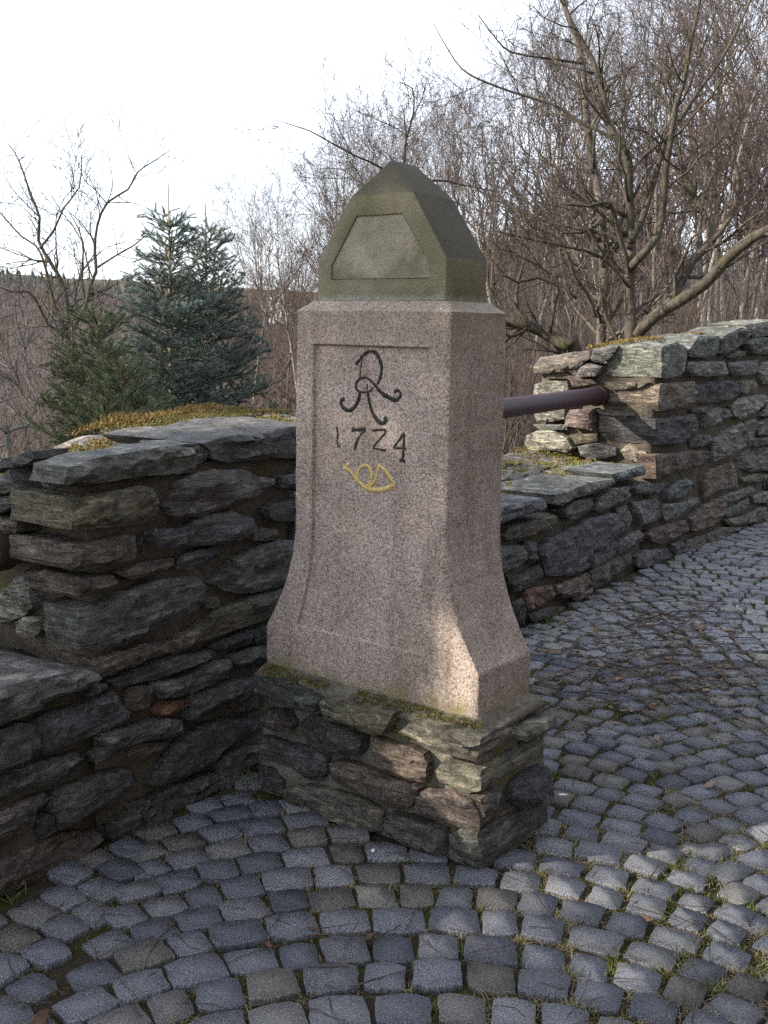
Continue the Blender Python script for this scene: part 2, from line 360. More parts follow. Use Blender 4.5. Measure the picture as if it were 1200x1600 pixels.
def rough_block(name, corners, mat, parent, cell=.05, amp=.02, seed=1):
    """hexahedron given by 8 corners (bottom 4, top 4, same order), faces subdivided and roughened"""
    bm = bmesh.new(); vsx = [bm.verts.new(Vector(c)) for c in corners]
    for f in ((3, 2, 1, 0), (4, 5, 6, 7), (0, 1, 5, 4), (1, 2, 6, 5), (2, 3, 7, 6), (3, 0, 4, 7)): bm.faces.new([vsx[i] for i in f])
    L = max((vsx[a].co - vsx[b].co).length for a, b in ((0, 1), (1, 2), (0, 4)))
    for _ in range(8):
        es = [e for e in bm.edges if e.calc_length() > cell * 1.6]
        if not es: break
        bmesh.ops.subdivide_edges(bm, edges=es, cuts=1, use_grid_fill=True)
    bmesh.ops.triangulate(bm, faces=bm.faces); bm.normal_update()
    for v in bm.verts:
        n = noise.noise(v.co * 9 + Vector((seed * 3.7, 0, 0))) + .6 * noise.noise(v.co * 24); v.co += v.normal * n * amp
    me = bpy.data.meshes.new(name); bm.to_mesh(me); bm.free()
    me.polygons.foreach_set('use_smooth', [True] * len(me.polygons))
    return place(name, me, M[mat], parent)

# ------------------------------------------------------------------ ground
def wall_m(x, y): return (x - W0[0]) * WM[0] + (y - W0[1]) * WM[1]
_LQ = [0, 3, 10, 40, 90, 180, 420, 700, 3000]; _LZ = [-.5, -2.2, -5, -13, -16, -6, 22.0, 23, 23]
_RQ = [0, 2, 8, 25, 60, 120, 300, 3000]; _RZ = [-.3, -.9, -1.3, -.6, 2.6, 9, 22, 25]
def ground_z(x, y):
    q = -wall_m(x, y) - .42
    if q <= 0: return -.055
    th = math.degrees(math.atan2(x, y)); L = min(1, max(0, (8 - th) / 13)); L = L * L * (3 - 2 * L)
    z = L * np.interp(q, _LQ, _LZ) + (1 - L) * np.interp(q, _RQ, _RZ)
    if q < .3: z = -.055 + (z + .055) * q / .3
    return float(z + (.25 * noise.noise(Vector((x * .25, y * .25, 0))) + .03 * q ** .5 * noise.noise(Vector((x * .05, y * .05, 3)))) * min(1, q / 4))
def build_ground():
    rs = [0.0] + [.6 * 1.09 ** k for k in range(98)]; na = 180; v = [(0, 0, -.055)]; f = []
    for r in rs[1:]:
        for a in range(na):
            t = 2 * math.pi * a / na; x, y = r * math.sin(t), r * math.cos(t); v.append((x, y, ground_z(x, y)))
    for a in range(na): f.append((0, 1 + (a + 1) % na, 1 + a))
    for k in range(len(rs) - 2):
        for a in range(na):
            b = (a + 1) % na; f.append((1 + k * na + a, 1 + k * na + b, 1 + (k + 1) * na + b, 1 + (k + 1) * na + a))
    o = bpy.data.objects.new('ground', mesh_from('ground', v, f)); o.data.materials.append(M['terrain']); link(o); tag(o, kind='structure')
build_ground()

# ------------------------------------------------------------------ pavement of granite setts in segmental arcs
def build_pavement():
    x0, x1, y0, y1, h = -2.6, 4.6, .9, 10.6, .034
    nx, ny = int((x1 - x0) / h), int((y1 - y0) / h); v = []
    for j in range(ny + 1):
        for i in range(nx + 1):
            x, y = x0 + i * h, y0 + j * h; m = wall_m(x, y)
            z = -.017 + .011 * noise.noise(Vector((x * 5, y * 5, 1))) + .006 * noise.noise(Vector((x * 22, y * 22, 2)))
            if m < -.30: z = -.12
            v.append((x, y, min(z, -.004)))
    ids = np.arange((nx + 1) * (ny + 1)).reshape(ny + 1, nx + 1)
    f = np.stack([ids[:-1, :-1], ids[:-1, 1:], ids[1:, 1:], ids[1:, :-1]], -1).reshape(-1, 4)
    va = np.array(v); keep = (wall_m(va[f].mean(1)[:, 0], va[f].mean(1)[:, 1]) > -.35); f = f[keep]
    bed = bpy.data.objects.new('pavement', np_mesh('pavement', va, [f])); bed.data.materials.append(M['bed']); link(bed); tag(bed, kind='structure')
    rng = random.Random(5); variants = []
    for k in range(26):
        n = 14; rr = random.Random(100 + k); base = []
        for i in range(n):
            t = 2 * math.pi * (i + .5) / n; cx, cy = math.cos(t), math.sin(t); p = rr.uniform(8.0, 15.0)
            s = (abs(cx) ** p + abs(cy) ** p) ** (-1 / p); base.append((cx * s * .5, cy * s * .5))
        qk = [rr.uniform(-.07, .07) for _ in range(6)]
        pts = [(x * (1 + qk[0] * y * 2) + qk[1] * y + rr.uniform(-.026, .026), y * (1 + qk[2] * x * 2) + qk[3] * x + rr.uniform(-.026, .026)) for x, y in base]
        vv = []; top = [rr.uniform(-.002, .002) for _ in range(3)]
        for (z, s) in ((-.06, 1.0), (-.0045, 1.0), (-.0006, .966)):
            for x, y in pts: vv.append((x * s, y * s, z + (top[0] * x * 2 + top[1] * y * 2 + rr.uniform(-.0013, .0013) if z > -.05 else 0)))
        vv.append((rr.uniform(-.05, .05), rr.uniform(-.05, .05), .0006 + top[2] * .5))
        ff = []
        for r in range(2):
            for i in range(n): j = (i + 1) % n; ff.append((r * n + i, r * n + j, (r + 1) * n + j, (r + 1) * n + i))
        for i in range(n): ff.append((2 * n + i, 2 * n + (i + 1) % n, 3 * n))
        me = mesh_from('sett', vv, ff, True, math.radians(50)); me.materials.append(M['sett']); variants.append(me)
    P, R, dy = 1.56, 1.18, .115; fm = math.asin((P / 2) / R); spots = []
    for k in (-2, -1, 0, 1, 2):
        xc = .10 + k * P
        for j in range(-6, 112):
            yb = .6 + j * dy + rng.uniform(-.006, .006) + k * .05
            phi = -fm + rng.uniform(0.0, .04)
            while phi < fm - .02:
                wdt = rng.choice((.098, .105, .110, .114, .118, .124, .132)) * rng.uniform(.97, 1.03); dphi = wdt / R; pc = phi + dphi / 2; phi += dphi
                if pc > fm + .015: break
                x = xc + R * math.sin(pc); y = yb + R * (math.cos(pc) - 1)
                wob = .010 * noise.noise(Vector((x * 1.7, y * 1.7, 9))); y += wob; x += .008 * noise.noise(Vector((x * 2.1, y * 2.1, 4)))
                if not (x0 + .1 < x < x1 - .1 and y0 + .1 < y < y1 - .1) or wall_m(x, y) < .02: continue
                a, b = (np.array([x, y, 0]) - PO) @ PN, (np.array([x, y, 0]) - PO) @ PW
                if -.40 < a < .44 and -.18 < b < .19: continue
                d = dy * (.55 + .45 * math.cos(pc)) if abs(pc) > .3 else dy
                d = dy * math.cos(pc) ** .75
                wide = .007 * min(1, max(0, (x - .1) / .5)); spots.append((x, y, -pc + rng.uniform(-.045, .045), wdt - rng.uniform(.006, .015) - wide, d - rng.uniform(.005, .014) - wide * .8))
    scored = []
    for s in spots:
        X, Y, z = project((s[0], s[1], 0)); vis = -40 < X < 1240 and Y < 1640 and z > .3
        a, b = (np.array([s[0], s[1], 0]) - PO) @ PN, (np.array([s[0], s[1], 0]) - PO) @ PW
        hid = 396 < X < 830 and Y < 1225 + (X - 396) * .34 if X < 755 else (X < 864 and Y < 1280 and Y < 1362 - (X - 755) * .76 and X < 832)
        scored.append((z if vis and not hid else 1e3 + z, s))
    scored.sort(key=lambda t: t[0]); rest_v, rest_f = [], []
    tones = [(.205, .211, .238), (.24, .245, .268), (.18, .187, .215), (.275, .277, .29), (.225, .224, .234), (.235, .226, .212), (.15, .154, .176), (.20, .185, .165)]
    for i, (_, s) in enumerate(scored):
        me = rng.choice(variants); z = rng.uniform(-.006, .005) + .006 * noise.noise(Vector((s[0] * 2, s[1] * 2, 7)))
        rot = Matrix.Rotation(s[2] + rng.choice((0, math.pi)), 4, 'Z') @ Matrix.Rotation(rng.uniform(-.018, .018), 4, 'X') @ Matrix.Rotation(rng.uniform(-.018, .018), 4, 'Y')
        mw = Matrix.Translation((s[0], s[1], z)) @ rot @ Matrix.Diagonal((s[3], s[4], 1, 1))
        if i < 300:
            o = bpy.data.objects.new('sett', me); link(o, bed); o.matrix_local = mw; t = rng.choice(tones); k = rng.uniform(.85, 1.2); o.color = (t[0] * k, t[1] * k, t[2] * k, 1)
        else:
            b0 = len(rest_v); rest_v += [tuple(mw @ v.co) for v in me.vertices]; rest_f += [tuple(b0 + q for q in p.vertices) for p in me.polygons]
    o = bpy.data.objects.new('far_setts', mesh_from('far_setts', rest_v, rest_f, True, math.radians(50))); o.data.materials.append(M['settfar']); link(o, bed); tag(o, kind='stuff')
    return bed, [s for _, s in scored]
def m_settfar():
    m, nt, b = new_mat('sett_granite_far'); v = coords(nt, rand=False); geo = nt.nodes.new('ShaderNodeNewGeometry')
    c = ramp(nt, geo.outputs['Random Per Island'], [(0, (.13, .134, .153)), (.3, (.17, .174, .195)), (.6, (.20, .203, .22)), (.85, (.20, .193, .182)), (1, (.23, .23, .235))])
    g = nd(nt, 'ShaderNodeTexVoronoi', {'Vector': v, 'Scale': 300.0}); gs = nd(nt, 'ShaderNodeSeparateColor', {0: g.outputs['Color']})
    c = mix(nt, c, ramp(nt, gs.outputs[0], [(0, (.4, .4, .42)), (.5, (1, 1, 1)), (1, (2.0, 2.0, 2.0))]), 1.0, 'MULTIPLY')
    c = mix(nt, c, (.5, .48, .44), ramp(nt, noi(nt, v, 20, 5, .65), [(.4, (0, 0, 0)), (.72, (.8, .8, .8))]), 'MULTIPLY')
    setb(b, c, .8, .3); bump(nt, b, noi(nt, v, 34, 6, .7), .75, .008); return m
M['settfar'] = m_settfar(); M['mossy'] = m_leafy('bright_moss', (.13, .115, .02), (.27, .225, .04), 9); M['render'] = m_plain('dark_weatherboard', (.095, .078, .064), (.07, .058, .05), 3, .95, .1, .004)
pavement, SETTS = build_pavement()

# ------------------------------------------------------------------ dry-looking rubble walls
def empty_wall(name, loc, label): return tag(empty(name, loc, label, 'wall', 'rubble parapet walls round the terrace'), kind='thing')
wall_l = empty_wall('stone_wall', wp(-1.2, -.4, 0), 'tall rubble stone wall with golden moss on top, directly behind the milestone')
wall_a = empty_wall('stone_wall', wp(-2.6, -.4, 0), 'low dark stone wall at the left edge below the pipe end')
wall_m_ = empty_wall('stone_wall', wp(1.1, -.4, 0), 'low mossy stone wall under the long maroon pipe')
wall_r = empty_wall('stone_wall', vp(1.5, -.4, 0), 'tall rubble stone wall with sunlit end face, running off to the right')

FO, FU, FV, FN = wp(0, 0, 0), WD, UP, WM           # face of the left and middle walls
RO, RU, RV, RN = vp(0, 0, 0), VD, UP, VM           # face of the right wall
def face_stones(parent, tile, items, frame, default_depth=.16):
    for it in items:
        pts, colr = it[0], it[1]; kw = dict(it[2]) if len(it) > 2 else {}
        d = kw.pop('depth', default_depth)
        rr = random.Random(len(pts) * 13 + int(pts[0][0]) * 7)
        kw.setdefault('proud', rr.uniform(.0, .022)); kw.setdefault('tilt', (rr.uniform(-.06, .06), rr.uniform(-.12, .10)))
        stone(parent, to_plane(px(tile, pts), *frame), *frame, d, colr, **kw)
FR = (FO, FU, FV, FN); RR = (RO, RU, RV, RN)
END = dict(depth=.24, proud=.012, tilt=(0, 0))
face_stones(wall_l, 'A', [
    ([(395, 548), (420, 440), (560, 392), (760, 352), (950, 322), (1100, 302), (1200, 318), (1240, 400), (1220, 470), (1000, 490), (800, 510), (640, 540), (500, 535)], GREY, dict(depth=.13, proud=.012, tilt=(0, 0))),
    ([(445, 640), (600, 620), (760, 580), (880, 555), (950, 570), (985, 640), (985, 750), (900, 790), (700, 815), (560, 830), (440, 830)], OLIVE, dict(END, layer=.3)),
    ([(440, 930), (600, 900), (780, 860), (850, 870), (860, 960), (850, 1010), (700, 1050), (560, 1075), (450, 1080)], BROWN, END),
    ([(480, 1160), (560, 1130), (700, 1115), (735, 1150), (720, 1195), (600, 1225), (490, 1250)], BROWN, dict(END, depth=.22)),
    ([(490, 1330), (640, 1290), (800, 1220), (900, 1170), (1010, 1150), (1230, 1125), (1290, 1180), (1280, 1290), (1180, 1370), (1000, 1440), (880, 1500), (700, 1560), (600, 1590), (500, 1580), (480, 1480)], SLATE, dict(END, depth=.13)),
    ([(740, 1105), (850, 1065), (980, 1020), (1110, 1010), (1120, 1060), (1000, 1100), (850, 1150)], BROWN),
    ([(960, 830), (880, 880), (880, 990), (950, 985), (940, 910)], DARK, dict(proud=-.02)),
    ([(560, 575), (700, 550), (840, 535), (700, 585), (600, 600)], BROWN, dict(proud=-.012)),
], FR)
face_stones(wall_l, 'B', [
    ([(470, 290), (560, 265), (700, 235), (840, 230), (930, 200), (1060, 185), (1200, 170), (1210, 370), (1070, 390), (940, 380), (800, 400), (640, 410), (540, 390), (530, 340)], SLATE, dict(depth=.42, proud=.008, tilt=(0, 0))),
    ([(340, 305), (460, 292), (530, 350), (520, 400), (440, 440), (435, 370)], GREY, dict(proud=-.005)),
    ([(320, 540), (400, 490), (560, 460), (700, 450), (760, 470), (820, 500), (920, 510), (920, 560), (840, 610), (720, 650), (600, 700), (460, 745), (360, 750), (260, 740), (250, 690), (310, 640)], (.115, .10, .095), dict(amp=.017)),
    ([(960, 500), (1160, 470), (1160, 580), (980, 570)], SLATE), ([(860, 700), (900, 670), (1060, 650), (1180, 640), (1180, 760), (980, 780), (880, 760)], DARK),
    ([(160, 830), (330, 820), (480, 740), (640, 720), (760, 760), (770, 830), (700, 880), (560, 915), (380, 930), (200, 950), (160, 900)], SLATE),
    ([(780, 850), (850, 820), (940, 830), (930, 880), (840, 900), (790, 900)], BROWN), ([(330, 1080), (330, 1010), (440, 960), (560, 940), (580, 1000), (480, 1050), (400, 1090)], SLATE),
    ([(530, 1170), (600, 1100), (700, 990), (800, 940), (920, 900), (1020, 900), (1100, 930), (1100, 1140), (960, 1180), (820, 1220), (700, 1230), (600, 1210)], (.09, .088, .09), dict(amp=.014)),
    ([(500, 1260), (600, 1250), (610, 1330), (510, 1330)], OLIVE, dict(proud=-.01)),
], FR)
face_stones(wall_l, 'D', [
    ([(280, 330), (290, 250), (380, 190), (500, 120), (540, 60), (640, 20), (800, -40), (1010, -100), (1010, 10), (880, 90), (740, 150), (600, 200), (480, 240), (400, 280)], BROWN),
    ([(-130, 500), (-40, 470), (50, 430), (200, 370), (280, 340), (420, 330), (520, 300), (560, 330), (460, 390), (340, 440), (200, 490), (60, 520), (-60, 540)], SLATE),
    ([(195, 510), (300, 480), (400, 450), (480, 400), (640, 360), (650, 400), (600, 470), (500, 520), (400, 560), (280, 590), (210, 600), (195, 560)], GREY, dict(proud=.02)),
    ([(510, 290), (600, 240), (700, 200), (870, 150), (960, 130), (960, 250), (760, 275), (640, 300), (570, 300)], DARK), ([(660, 330), (760, 290), (860, 270), (950, 260), (940, 360), (780, 400), (700, 410), (670, 390)], SLATE),
    ([(430, 570), (540, 540), (620, 500), (760, 480), (850, 470), (850, 560), (700, 610), (600, 630), (500, 690), (430, 740), (385, 740), (400, 640)], SLATE, dict(proud=.02)),
    ([(185, 680), (230, 650), (330, 610), (390, 620), (400, 650), (330, 680), (260, 710), (200, 710)], (.20, .10, .06)), ([(20, 560), (80, 530), (180, 530), (190, 600), (160, 680), (60, 700), (0, 680)], BROWN, dict(proud=-.008)),
    ([(130, 1140), (200, 1040), (280, 930), (360, 850), (480, 780), (620, 730), (760, 740), (860, 760), (860, 800), (700, 870), (600, 930), (540, 1000), (420, 1060), (300, 1110), (200, 1140)], DARK, dict(amp=.006)),
    ([(550, 1060), (600, 970), (700, 920), (820, 900), (820, 1030), (700, 1080), (640, 1160), (580, 1200), (545, 1150)], SLATE), ([(640, 620), (740, 590), (840, 580), (840, 690), (700, 700)], BROWN, dict(proud=-.01)),
], FR)
face_stones(wall_l, 'C', [
    ([(600, 130), (760, 70), (900, 20), (1060, 10), (1080, 60), (1000, 100), (920, 120), (860, 155), (800, 170), (720, 210), (640, 235), (600, 215)], BROWN),
    ([(640, 590), (700, 570), (830, 540), (900, 510), (1040, 490), (1130, 500), (1140, 580), (1060, 600), (900, 630), (760, 680), (690, 700), (650, 660)], GREY),
    ([(580, 730), (620, 680), (700, 660), (740, 700), (680, 760), (600, 770)], SLATE), ([(830, 720), (900, 660), (1060, 640), (1100, 660), (1000, 740), (860, 780)], (.15, .105, .09), dict(proud=-.01)),
    ([(680, 1170), (800, 1100), (860, 1020), (1000, 950), (1100, 900), (1200, 870), (1330, 830), (1340, 960), (1260, 1010), (1150, 1070), (1010, 1150), (870, 1220), (720, 1270)], SLATE),
    ([(350, 960), (460, 900), (600, 860), (760, 810), (820, 820), (830, 900), (740, 970), (620, 1050), (520, 1100), (420, 1150), (350, 1180), (335, 1070)], SLATE),
], FR)
face_stones(wall_a, 'C', [
    ([(-400, 400), (-200, 335), (0, 272), (200, 232), (420, 182), (560, 192), (600, 230), (560, 270), (420, 320), (300, 360), (180, 440), (80, 480), (0, 505), (-200, 565), (-400, 620)], GREY, dict(depth=.34, proud=.035, tilt=(0, 0))),
    ([(210, 520), (300, 460), (420, 430), (560, 400), (640, 350), (720, 330), (770, 400), (830, 460), (800, 510), (680, 570), (560, 610), (420, 660), (280, 710), (250, 680)], BLUE),
    ([(-300, 650), (0, 550), (100, 510), (190, 510), (240, 620), (240, 700), (100, 770), (0, 825), (-300, 920)], SLATE),
    ([(-300, 990), (0, 900), (100, 840), (220, 790), (380, 740), (500, 700), (560, 720), (540, 800), (420, 860), (320, 910), (180, 930), (80, 970), (0, 990), (-300, 1080)], GREY),
    ([(-300, 1150), (0, 1080), (120, 1040), (220, 990), (300, 965), (330, 1000), (260, 1080), (240, 1170), (180, 1220), (60, 1260), (0, 1280), (-300, 1370)], (.13, .11, .10)),
    ([(-300, 1520), (0, 1400), (160, 1330), (300, 1260), (440, 1210), (600, 1200), (660, 1220), (650, 1290), (540, 1370), (400, 1430), (300, 1500), (160, 1550), (0, 1620), (-300, 1720)], BROWN),
    ([(550, 340), (600, 290), (660, 270), (680, 300), (600, 350)], SLATE), ([(300, 1090), (330, 1100), (340, 1190), (270, 1250), (260, 1150)], DARK),
], FR)
def end_frame(s): return (wp(s, 0, 0), -WM, UP, -WD)
face_stones(wall_l, 'A', [
    ([(-120, 435), (0, 395), (100, 365), (205, 340), (210, 390), (130, 435), (0, 445), (-120, 490)], SLATE, dict(depth=.12)), ([(-120, 560), (0, 530), (70, 450), (110, 580), (0, 610), (-120, 640)], GREY, dict(depth=.12)),
    ([(-120, 690), (0, 640), (80, 630), (80, 690), (0, 740), (-120, 760)], SLATE, dict(depth=.12)), ([(-120, 790), (0, 755), (125, 770), (125, 850), (0, 855), (-120, 870)], OLIVE, dict(depth=.12)),
    ([(-120, 1260), (0, 1190), (100, 1095), (140, 1130), (150, 1330), (100, 1380), (0, 1420), (-120, 1440)], LIGHT, dict(depth=.12, proud=-.02)), ([(30, 1420), (100, 1390), (190, 1400), (200, 1480), (130, 1540), (40, 1500)], LIGHT, dict(depth=.1, proud=-.02)),
], end_frame(-1.86), .12)
LOWR = [
    ('G', [(-100, 1290), (20, 1242), (250, 1190), (270, 1210), (270, 1265), (140, 1300), (20, 1340), (-100, 1380)], BLUE, dict(depth=.26, proud=.03, tilt=(0, 0))),
    ('G', [(330, 1172), (420, 1150), (540, 1092), (690, 1070), (690, 1110), (600, 1150), (460, 1190), (370, 1240), (340, 1230)], GREY, dict(depth=.34, proud=.03, tilt=(0, 0))),
    ('G', [(690, 1042), (800, 1012), (890, 987), (915, 1020), (900, 1045), (800, 1075), (710, 1090)], BLUE, dict(depth=.28, proud=.02, tilt=(0, 0))),
    ('I', [(40, 310), (60, 260), (200, 220), (320, 170), (380, 190), (400, 230), (300, 290), (120, 330), (50, 335)], BROWN), ('I', [(390, 150), (460, 90), (580, 70), (600, 130), (500, 190), (440, 205), (400, 190)], BROWN),
    ('I', [(590, 150), (620, 60), (740, 10), (820, 0), (820, 90), (700, 130), (620, 160)], GREY),
    ('I', [(310, 330), (440, 270), (560, 200), (700, 165), (740, 170), (770, 270), (700, 310), (640, 390), (560, 410), (540, 520), (440, 560), (300, 560), (280, 500), (260, 400)], BLUE, dict(amp=.015, proud=.02)),
    ('I', [(560, 420), (640, 400), (680, 330), (745, 340), (750, 420), (680, 470), (580, 520), (550, 500)], BLUE), ('I', [(735, 140), (800, 120), (830, 180), (830, 270), (790, 285), (770, 230)], BROWN),
    ('I', [(740, 370), (800, 310), (880, 270), (920, 300), (910, 340), (840, 390), (760, 420)], GREY), ('I', [(-60, 380), (40, 370), (150, 370), (160, 450), (130, 500), (40, 540), (-60, 540)], SLATE),
    ('I', [(160, 345), (240, 350), (250, 450), (220, 480), (180, 470)], SLATE), ('I', [(70, 560), (150, 550), (260, 490), (280, 550), (240, 600), (180, 630), (110, 670), (80, 620)], SLATE),
    ('I', [(160, 650), (240, 630), (340, 620), (350, 690), (280, 740), (180, 780)], (.155, .088, .068)), ('I', [(350, 620), (440, 590), (550, 540), (570, 610), (480, 680), (400, 700), (360, 670)], BROWN),
    ('I', [(580, 530), (700, 470), (850, 420), (850, 480), (780, 540), (700, 600), (600, 650), (580, 600)], BROWN, dict(proud=-.01)), ('I', [(860, 440), (900, 400), (1060, 380), (1070, 470), (960, 500), (910, 525), (860, 500)], BLUE),
    ('I', [(845, 100), (1000, 75), (1025, 110), (1020, 200), (880, 245), (855, 180)], GREY), ('H', [(540, 1230), (660, 1220), (770, 1190), (780, 1215), (680, 1270), (640, 1310), (550, 1330), (530, 1290)], GREY),
    ('H', [(450, 1420), (480, 1380), (600, 1350), (700, 1330), (720, 1380), (640, 1440), (520, 1480), (460, 1460)], (.125, .088, .075)), ('H', [(600, 1480), (660, 1460), (690, 1500), (680, 1550), (610, 1565)], SLATE),
    ('H', [(695, 1460), (800, 1420), (810, 1500), (720, 1555), (695, 1540)], BROWN), ('I', [(90, 720), (150, 700), (170, 780), (160, 860), (110, 850)], SLATE), ('I', [(180, 800), (300, 760), (400, 750), (360, 790), (220, 850)], SLATE),
    ('I', [(460, 700), (580, 630), (590, 660), (500, 730)], BROWN), ('H', [(360, 1130), (400, 1100), (520, 1100), (590, 1090), (600, 1130), (500, 1170), (370, 1165)], GREY), ('H', [(600, 1110), (700, 1070), (740, 1090), (740, 1150), (640, 1190), (560, 1200), (560, 1170)], BLUE),
]
for it in LOWR:
    cx = np.mean([p[0] for p in px(it[0], it[1])]); right_side = cx > 1024
    face_stones(wall_r if right_side else wall_m_, it[0], [it[1:]], RR if right_side else FR)
face_stones(wall_r, 'H', [
    ([(528, 250), (620, 215), (680, 250), (690, 300), (670, 400), (640, 430), (560, 445), (524, 440)], (.185, .18, .155), dict(depth=.36, proud=.02, tilt=(0, 0), layer=.3)), ([(690, 260), (750, 180), (900, 180), (900, 290), (820, 320), (700, 310)], GREY, dict(depth=.3)),
    ([(910, 180), (1020, 125), (1070, 150), (1060, 200), (1000, 260), (940, 300), (905, 290)], GREY, dict(depth=.3)), ([(1075, 110), (1150, 95), (1260, 85), (1350, 80), (1350, 165), (1130, 185), (1080, 165)], LIGHT, dict(depth=.3)),
    ([(1060, 230), (1120, 190), (1260, 190), (1350, 185), (1350, 300), (1100, 290)], GREY), ([(950, 310), (1000, 275), (1070, 275), (1060, 300), (980, 320)], GREY), ([(700, 340), (920, 340), (940, 400), (920, 430), (720, 430), (690, 380)], GREY),
    ([(945, 345), (1140, 330), (1150, 400), (1080, 430), (990, 435), (960, 390)], GREY), ([(1150, 400), (1190, 340), (1260, 330), (1350, 330), (1350, 480), (1180, 480)], LIGHT),
    ([(522, 480), (740, 460), (745, 560), (720, 620), (520, 650), (505, 600)], (.15, .125, .10), dict(depth=.34, proud=.015, tilt=(0, 0))), ([(750, 480), (860, 460), (1030, 460), (1030, 530), (960, 590), (800, 610), (750, 590)], SLATE),
    ([(1035, 455), (1130, 455), (1145, 510), (1060, 545), (1035, 530)], OLIVE), ([(970, 620), (1020, 570), (1140, 550), (1210, 550), (1200, 600), (1140, 650), (1030, 700), (990, 680)], LIGHT), ([(730, 640), (820, 625), (815, 660), (740, 660)], BROWN),
    ([(800, 740), (820, 660), (900, 625), (970, 640), (970, 690), (870, 740), (810, 755)], GREY), ([(490, 700), (600, 690), (740, 670), (765, 740), (720, 810), (640, 860), (500, 860), (485, 800)], SLATE, dict(depth=.36, proud=.015, tilt=(0, 0))),
    ([(720, 840), (770, 800), (840, 800), (850, 850), (780, 880), (725, 875)], SLATE), ([(850, 830), (940, 780), (1030, 720), (1055, 780), (1050, 880), (960, 930), (860, 965)], GREY), ([(1060, 720), (1120, 700), (1130, 760), (1100, 870), (1065, 880)], BROWN),
    ([(1140, 720), (1200, 690), (1350, 690), (1350, 790), (1150, 800)], GREY), ([(1100, 820), (1350, 800), (1350, 860), (1110, 870)], SLATE), ([(1000, 940), (1100, 880), (1180, 870), (1350, 870), (1350, 1000), (1100, 1030), (1050, 1010), (1020, 970)], GREY),
    ([(465, 920), (640, 905), (840, 890), (850, 960), (780, 990), (620, 1030), (470, 1070)], RED, dict(depth=.1, proud=.015)), ([(800, 1200), (800, 1090), (850, 1010), (990, 965), (1020, 1040), (1020, 1130), (900, 1150)], RED),
    ([(1030, 1070), (1130, 1040), (1185, 1045), (1180, 1080), (1090, 1095), (1040, 1095)], OLIVE), ([(930, 1180), (1000, 1150), (1100, 1120), (1100, 1160), (1000, 1210), (940, 1230)], GREY), ([(920, 1270), (1000, 1240), (1080, 1190), (1090, 1230), (1060, 1280), (980, 1310), (930, 1310)], GREY),
    ([(1110, 1180), (1200, 1150), (1350, 1150), (1350, 1220), (1120, 1225)], LIGHT), ([(710, 1320), (760, 1260), (840, 1220), (920, 1180), (925, 1260), (900, 1340), (800, 1390), (730, 1410)], (.12, .092, .075)),
    ([(930, 1330), (1070, 1300), (1150, 1250), (1350, 1250), (1350, 1320), (1100, 1350), (960, 1370)], BROWN), ([(810, 1420), (920, 1375), (1040, 1375), (960, 1430), (860, 1490), (815, 1480)], BROWN), ([(1190, 1040), (1350, 1020), (1350, 1130), (1195, 1135)], GREY),
    ([(1160, 680), (1220, 560), (1350, 545), (1350, 680)], GREY),
], RR)
face_stones(wall_r, 'G', [
    ([(215, 370), (260, 315), (400, 290), (560, 270), (570, 320), (480, 390), (420, 400), (270, 410), (220, 410)], (.15, .118, .102), dict(depth=.22, proud=.02)), ([(570, 320), (590, 265), (660, 245), (740, 240), (700, 310), (640, 350), (590, 340)], (.12, .125, .11), dict(depth=.2)),
    ([(430, 400), (560, 350), (640, 370), (600, 430), (500, 440)], LIGHT, dict(depth=.15)), ([(210, 540), (220, 480), (300, 460), (420, 460), (430, 510), (400, 640), (400, 700), (300, 720), (230, 720), (200, 640)], (.24, .225, .195), dict(layer=.3)),
    ([(420, 680), (440, 640), (580, 640), (580, 770), (410, 740)], (.16, .125, .105)), ([(155, 860), (170, 800), (240, 770), (330, 770), (420, 820), (450, 880), (420, 910), (300, 890), (190, 905)], (.22, .20, .165), dict(layer=.3)),
    ([(480, 870), (600, 850), (720, 880), (720, 930), (600, 960), (500, 930)], GREY, dict(proud=-.01)), ([(740, 900), (790, 860), (900, 905), (940, 960), (900, 985), (780, 950)], (.25, .22, .18), dict(proud=-.015)),
    ([(640, 470), (800, 470), (930, 470), (860, 505), (700, 520)], BROWN, dict(proud=-.01)), ([(250, 420), (420, 410), (560, 450), (600, 480), (450, 500), (420, 450), (260, 445)], BROWN, dict(proud=-.015)), ([(600, 640), (760, 650), (940, 690), (760, 690), (620, 665)], BROWN, dict(proud=-.012)), ([(430, 800), (600, 790), (600, 840), (470, 860)], OLIVE, dict(proud=-.012)), ([(200, 735), (400, 735), (410, 770), (240, 765)], GREY, dict(proud=-.02)),
], end_frame(2.57), .14)
# stones of the stretches the milestone hides, coursed like the rest
def coursed(parent, frame, u0, u1, z0, z1, seed, taken):
    rr = random.Random(seed); z = z0
    while z < z1 - .03:
        hh = min(rr.uniform(.06, .13), z1 - z); u = u0 - rr.uniform(0, .1)
        while u < u1:
            w = rr.uniform(.12, .34); a, b = max(u, u0), min(u + w - .014, u1)
            if b - a > .05 and not taken(a, b, z, z + hh):
                poly = [(a + rr.uniform(0, .02), z + rr.uniform(.004, .02)), ((a + b) / 2, z + rr.uniform(0, .015)), (b - rr.uniform(0, .02), z + rr.uniform(.004, .02)), (b, z + hh * .5), (b - rr.uniform(0, .03), z + hh - rr.uniform(.01, .025)), ((a + b) / 2, z + hh - rr.uniform(.008, .02)), (a + rr.uniform(0, .03), z + hh - rr.uniform(.01, .025)), (a, z + hh * .5)]
                stone(parent, poly, *frame, .12, rr.choice((SLATE, GREY, BROWN, DARK, BLUE)), h=.045, proud=rr.uniform(-.005, .015))
            u += w
        z += hh
coursed(wall_l, FR, -.93, -.36, 0.0, 1.08, 3, lambda *a: False)
